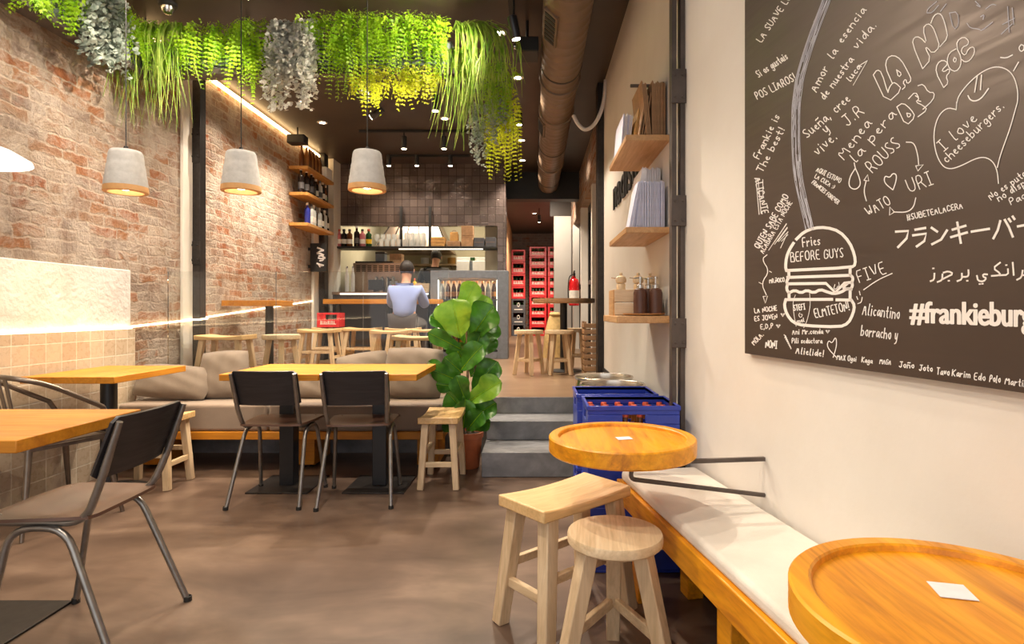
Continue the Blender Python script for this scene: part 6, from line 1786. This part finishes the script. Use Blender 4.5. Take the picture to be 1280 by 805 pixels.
hwo2 = hw.build('faded_handwriting', M['chalk_grey'], board, smooth=0); hwo2['label'] = 'faint older handwriting'
# straw sketched in grey strokes above the burger
hw = MB()
path = cA([(640,0),(560,200),(490,400),(430,600),(412,745)]) + cC([(327,60),(325,180),(325,300),(335,480),(362,620),(405,800)]) + cE([(440,90)])
path = [(1040,-25)] + path
sp = smooth2(path, 2)
for k in range(46):
    i0 = random.randint(0, len(sp)-6); i1 = min(len(sp)-1, i0+random.randint(5, 16)); of = random.uniform(-4.6,4.6)
    ribbon(hw, [(p[0]+of+rnd(0.6), p[1]+rnd(0.6)) for p in sp[i0:i1+1]], random.uniform(0.6,1.3), 1)
for of in (-5,5): ribbon(hw, [(p[0]+of, p[1]) for p in sp], 0.8, 1)
hw.build('straw_drawing', M['chalk_grey'], board, smooth=0)
# burger, thick printed line
hw = MB()
BW = 3.7
for q, s_ in (([(350,157),(400,108),(470,80),(550,76),(640,102),(708,175),(742,260),(748,325),(722,345),(285,366)],1),([(285,366),(278,340),(285,275),(305,225),(333,180)],1),
          ([(300,370),(302,412)],0),([(712,350),(712,398)],0),([(290,412),(715,398)],0),([(300,412),(285,440),(292,455)],1),([(715,398),(732,415),(725,445)],1),([(290,455),(550,452),(612,512),(675,450),(722,445)],0),
          ([(292,455),(285,490),(300,515)],1),([(725,445),(728,470),(715,490),(690,490),(660,480),(690,455)],1),([(298,518),(340,497),(382,517),(422,497),(468,517),(512,492),(560,510),(600,522),(650,512),(690,487),(722,490)],1),
          ([(302,520),(303,556)],0),([(712,495),(712,555)],0),([(280,561),(592,559)],0),([(620,562),(720,564)],0),([(720,564),(742,600),(732,655),(700,720),(640,745),(400,735),(330,715),(287,660),(270,600),(280,561)],1)):
    ribbon(hw, cE(q), BW, s_)
hw.build('burger_drawing', M['print_w'], board, smooth=0)
# printed lines
hw = MB()
for q in ([(320,105),(405,100),(393,150),(335,210)],[(450,92),(520,80)],[(435,130),(525,118),(512,168),(460,205)],[(560,78),(600,106)],[(563,190),(625,158),(665,95)],[(700,92),(790,65)],[(690,142),(800,110)],[(733,42),(757,182)],
          [(828,105),(948,86)],[(1022,32),(1005,95),(975,152)],[(1052,25),(1080,75),(1106,140)],[(1078,18),(1092,38)],[(1104,2),(1118,22)],[(1138,70),(1235,52)]):
    ribbon(hw, cG(q), 3.0, 0)
hw.build('katakana_lettering', M['print_w'], board, smooth=0); hw = MB()
for q in ([(553,437),(578,428),(580,385)],[(600,443),(632,430),(634,390)],[(640,380),(675,370),(708,388),(665,408),(632,425)],[(733,437),(765,425),(764,385)],[(765,408),(800,408),(810,395),(808,362)],
          [(935,392),(905,390),(908,410),(930,415),(910,440),(872,435),(865,400)],[(1022,312),(972,350),(1022,385),(1015,398),(963,402)],[(1015,398),(1075,395),(1073,355)],[(1105,312),(1112,397)],[(1133,428),(1165,412),(1172,365)],[(1165,398),(1200,395)]):
    ribbon(hw, cG(q), 2.2, 1)
for a, b in ((572,352),(676,435),(800,435),(884,457),(902,455),(1062,330)): ribbon(hw, cG([(a-4,b),(a+5,b-1)]), 1.9, 0)
hw.build('arabic_lettering', M['print_w'], board, smooth=0); hw = MB()
# heavy condensed hashtag, stops where the photograph stops plus the rest of the word
vs, fs = text_mesh('#frankieburgers', 1.0, 0.012, 0.0, 0.98)
vf, ff = text_mesh('#frankieburg', 1.0, 0.012, 0.0, 0.98)
xa, xg = min(v.x for v in vs), max(v.x for v in vf)
capk = max(v.y for v in text_mesh('k', 1.0, 0.012, 0.0)[0])
def hashpt(x, y, d):
    px = 1137.6 + (x-xa)/(xg-xa)*(1291-1137.6)
    yb = 402.5 + 0.040*(px-1137.6); yt = 377.5
    return bpt(px, yb + (yt-yb)*y/capk, d)-bo
for i, (dx, dy) in enumerate(((-0.034,0),(-0.017,0.008),(0,-0.008),(0.017,0.008),(0.034,0))):
    hw.add([hashpt(v.x+dx, v.y+dy, BD+0.0008+0.00006*i) for v in vs], fs)
hw.build('printed_lettering', M['print_w'], board, smooth=0)

# ------------------------------------------------------------------ people
def skin_mesh(name, joints, edges, m, parent, sub=2):
    """one continuous surface grown around a skeleton: joints = {name: (pos, rx, ry)}"""
    names = list(joints); idx = {n: i for i, n in enumerate(names)}
    me = bpy.data.meshes.new(name)
    me.from_pydata([tuple(joints[n][0]) for n in names], [(idx[a], idx[b]) for a, b in edges], [])
    me.update()
    o = bpy.data.objects.new(name, me); COL.objects.link(o); o.parent = parent
    me.materials.append(m)
    md = o.modifiers.new('skin', 'SKIN'); md.use_smooth_shade = True
    sv = me.skin_vertices[0].data if me.skin_vertices else None
    if sv is None:
        me.attributes  # skin layer is made with the modifier
    for n in names:
        d = o.data.skin_vertices[0].data[idx[n]]
        d.radius = (joints[n][1], joints[n][2]); d.use_root = (n == names[0])
    sb = o.modifiers.new('smooth', 'SUBSURF'); sb.levels = sub; sb.render_levels = sub
    return o
def person(label, loc, rz, pose, top, bottom, scale=1.0):
    t = thing('person', label, 'person', loc, rz)
    J = dict(pose)
    body_e = [('pelvis','waist'),('waist','chest'),('chest','neck'),('neck','head0'),('head0','head1'),('head1','head2')]
    for s in 'lr':
        body_e += [('chest','sh'+s),('sh'+s,'el'+s),('el'+s,'wr'+s),('wr'+s,'pa'+s),('pelvis','hip'+s),('hip'+s,'kn'+s),('kn'+s,'an'+s),('an'+s,'to'+s)]
    R_ = {'pelvis':(.13,.10),'waist':(.115,.085),'chest':(.105,.06),'neck':(.055,.058),'head0':(.062,.072),'head1':(.078,.092),'head2':(.055,.065)}
    for s in 'lr':
        R_.update({'sh'+s:(.046,.046),'el'+s:(.042,.042),'wr'+s:(.028,.024),'pa'+s:(.038,.018),'hip'+s:(.082,.082),'kn'+s:(.055,.055),'an'+s:(.038,.038),'to'+s:(.036,.028)})
    skin_mesh('body', {k: (Vector(J[k]), R_[k][0], R_[k][1]) for k in J}, body_e, M['skin'], t)
    # shirt over torso and upper arms, trousers over hips and legs
    sj = {k: (Vector(J[k]), R_[k][0]+(.055 if k == 'chest' else .03), R_[k][1]+(.06 if k == 'chest' else .03)) for k in ('pelvis','waist','chest','shl','shr','ell','elr')}
    for s in 'lr': 
        a, b = Vector(J['sh'+s]), Vector(J['el'+s])
        if top[1] == 'short': sj['el'+s] = (a.lerp(b, 0.72), .058, .058)
        else:
            sj['wr'+s] = (Vector(J['el'+s]).lerp(Vector(J['wr'+s]),0.85), .040, .036)
    sj['coll'] = (Vector(J['chest']).lerp(Vector(J['neck']),0.80), .082, .085)
    se = [('pelvis','waist'),('waist','chest'),('chest','coll')]
    for s in 'lr':
        sj['tr'+s] = (sj['coll'][0].lerp(Vector(J['sh'+s]),0.55)-Vector((0,0,.012)), .075, .078); se.append(('coll','tr'+s))
    for s in 'lr':
        se += [('chest','sh'+s),('sh'+s,'el'+s)]
        if top[1] != 'short': se.append(('el'+s,'wr'+s))
    skin_mesh('shirt', sj, se, top[0], t)
    tj = {'pelvis': (Vector(J['pelvis'])-Vector((0,0,0.02)), .148, .118)}
    te = []
    for s in 'lr':
        for k in ('hip','kn','an'): tj[k+s] = (Vector(J[k+s]), R_[k+s][0]+.014, R_[k+s][1]+.014)
        te += [('pelvis','hip'+s),('hip'+s,'kn'+s),('kn'+s,'an'+s)]
    skin_mesh('trousers', tj, te, bottom, t)
    for s in 'lr':
        a, b = Vector(J['an'+s]), Vector(J['to'+s])
        MB().tube([a+(a-b)*0.35+Vector((0,0,-.035)), a+Vector((0,0,-.02)), b+Vector((0,0,-.005)), b+(b-a)*0.3+Vector((0,0,-.012))], .04, 12, radii=[.036,.05,.046,.026]).build('shoe', M['black'], t, smooth=80)
        # fingers
        w, p = Vector(J['wr'+s]), Vector(J['pa'+s]); d = (p-w).normalized()
        side = d.cross(Vector((0,0,1))); side = side.normalized() if side.length > .1 else Vector((1,0,0))
        nn = side.cross(d)
        for k, (o_, L) in enumerate(((-.027,.066),(-.009,.078),(.009,.072),(.027,.056))):
            q = p + side*o_ + d*.006
            MB().tube([q, q+d*L*.5-nn*.008, q+d*L*.8-nn*.030, q+d*L*.95-nn*.052], .008, 8, radii=[.0095,.009,.008,.006]).build('finger', M['skin'], t, smooth=80)
        sg_ = -1 if s == 'l' else 1
        q = w.lerp(p,.55) + side*.030*sg_
        MB().tube([q, q+side*.026*sg_+d*.02, q+side*.034*sg_+d*.05-nn*.015], .01, 8, radii=[.012,.010,.007]).build('thumb', M['skin'], t, smooth=80)
    h1 = Vector(J['head1']); fw = (Vector(J['head0'])-Vector(J['neck'])); 
    fd = Vector(pose['face']).normalized() if 'face' in pose else Vector((0,1,0))
    return t, h1
def add_face(t, h1, fd, hair_len):
    fd = Vector(fd).normalized(); sd = Vector((0,0,1)).cross(fd).normalized()
    MB().lathe([(0,0),(.012,.004),(.010,.02),(.004,.045),(0,.05)], seg=10, M=Matrix.Translation(h1+fd*.088-Vector((0,0,.035)))).build('nose', M['skin'], t, smooth=80)
    for s in (-1,1):
        MB().lathe([(0,-.009),(.008,-.005),(.010,0),(.008,.005),(0,.009)], seg=10, M=Matrix.Translation(h1+fd*.086+sd*s*.030+Vector((0,0,.012)))).build('eye', M['eye'], t, smooth=80)
        MB().lathe([(0,-.03),(.012,-.018),(.016,.005),(.012,.024),(0,.03)], seg=10, M=Matrix.Translation(h1+sd*s*.082-Vector((0,0,.008)))).build('ear', M['skin'], t, smooth=80)
    MB().bar(h1+fd*.084-sd*.022-Vector((0,0,.055)), h1+fd*.084+sd*.022-Vector((0,0,.055)), .008, .008).build('mouth', M['red'], t)
    def cap(u, v):
        a = u*2*PI; e = v*PI*0.62
        d = fd*math.cos(a)+sd*math.sin(a)
        e2 = e*(0.62 if math.cos(a) > 0.35 else 1.0+hair_len)
        return h1 + Vector((0,0,.018)) + d*(.100*math.sin(e2)*(1.04 if abs(math.sin(a))<.7 else .92)) + Vector((0,0,.112*math.cos(e2)))
    mb = MB(); mb.grid(lambda u,v: cap(u,1-v), 24, 12, 0.006); mb.build('hair', M['hair'], t, smooth=80)
z0 = 0.0
seat = 0.47
P1 = {'pelvis':(0,0,seat+.09),'waist':(0,.03,seat+.25),'chest':(0,.08,seat+.44),'neck':(0,.12,seat+.575),'head0':(0,.15,seat+.63),'head1':(0,.165,seat+.72),'head2':(0,.165,seat+.79),
      'shl':(-.17,.09,seat+.475),'shr':(.17,.09,seat+.475),'ell':(-.215,.25,seat+.27),'elr':(.215,.25,seat+.27),'wrl':(-.15,.46,seat+.40),'wrr':(.15,.46,seat+.40),'pal':(-.10,.53,seat+.405),'par':(.10,.53,seat+.405),
      'hipl':(-.10,.03,seat+.06),'hipr':(.10,.03,seat+.06),'knl':(-.15,.42,seat+.05),'knr':(.15,.42,seat+.05),'anl':(-.15,.36,.085),'anr':(.15,.36,.085),'tol':(-.16,.47,.045),'tor':(.16,.47,.045)}
pp = at(505, 0, 7.15)
t, h1 = person('person in a light blue shirt sitting at the bar with their back turned', (pp.x, 7.15, ZP), 0, P1, (M['shirt'],'long'), M['trousers'])
add_face(t, h1, (0,1,-0.15), 0.12)
dup(ps, (pp.x, 7.12, ZP), 0.05, 'raw wood stool under the seated person in the light blue shirt', sg)
P2 = {'pelvis':(0,0,.93),'waist':(0,.02,1.08),'chest':(0,.04,1.28),'neck':(0,.07,1.42),'head0':(.005,.10,1.475),'head1':(.01,.12,1.565),'head2':(.01,.12,1.635),
      'shl':(-.195,.04,1.32),'shr':(.195,.04,1.32),'ell':(-.27,.06,1.05),'elr':(.33,.16,1.12),'wrl':(-.22,.26,.98),'wrr':(.30,.40,1.06),'pal':(-.20,.34,.97),'par':(.29,.48,1.05),
      'hipl':(-.095,0,.89),'hipr':(.095,0,.89),'knl':(-.10,.02,.49),'knr':(.11,.03,.49),'anl':(-.10,-.02,.085),'anr':(.11,0,.085),'tol':(-.11,.10,.045),'tor':(.13,.12,.045)}
pp = at(543, 0, 9.45)
t, h1 = person('cook in a dark T-shirt standing with their back turned in the kitchen', (pp.x, 9.45, ZP), 0, P2, (M['tshirt'],'short'), M['trousers'])
add_face(t, h1, (0.1,1,-0.3), 0.10)
tag(MB().lathe([(0,0),(0.028,0),(0.034,0.10),(0.036,0.105),(0,0.10)], seg=16).build('cup', M['white'], loc=(at(497,0,8.0).x+0.3,7.95,ZP+0.836)), 'small white cup on the wooden bar ledge', 'cup')
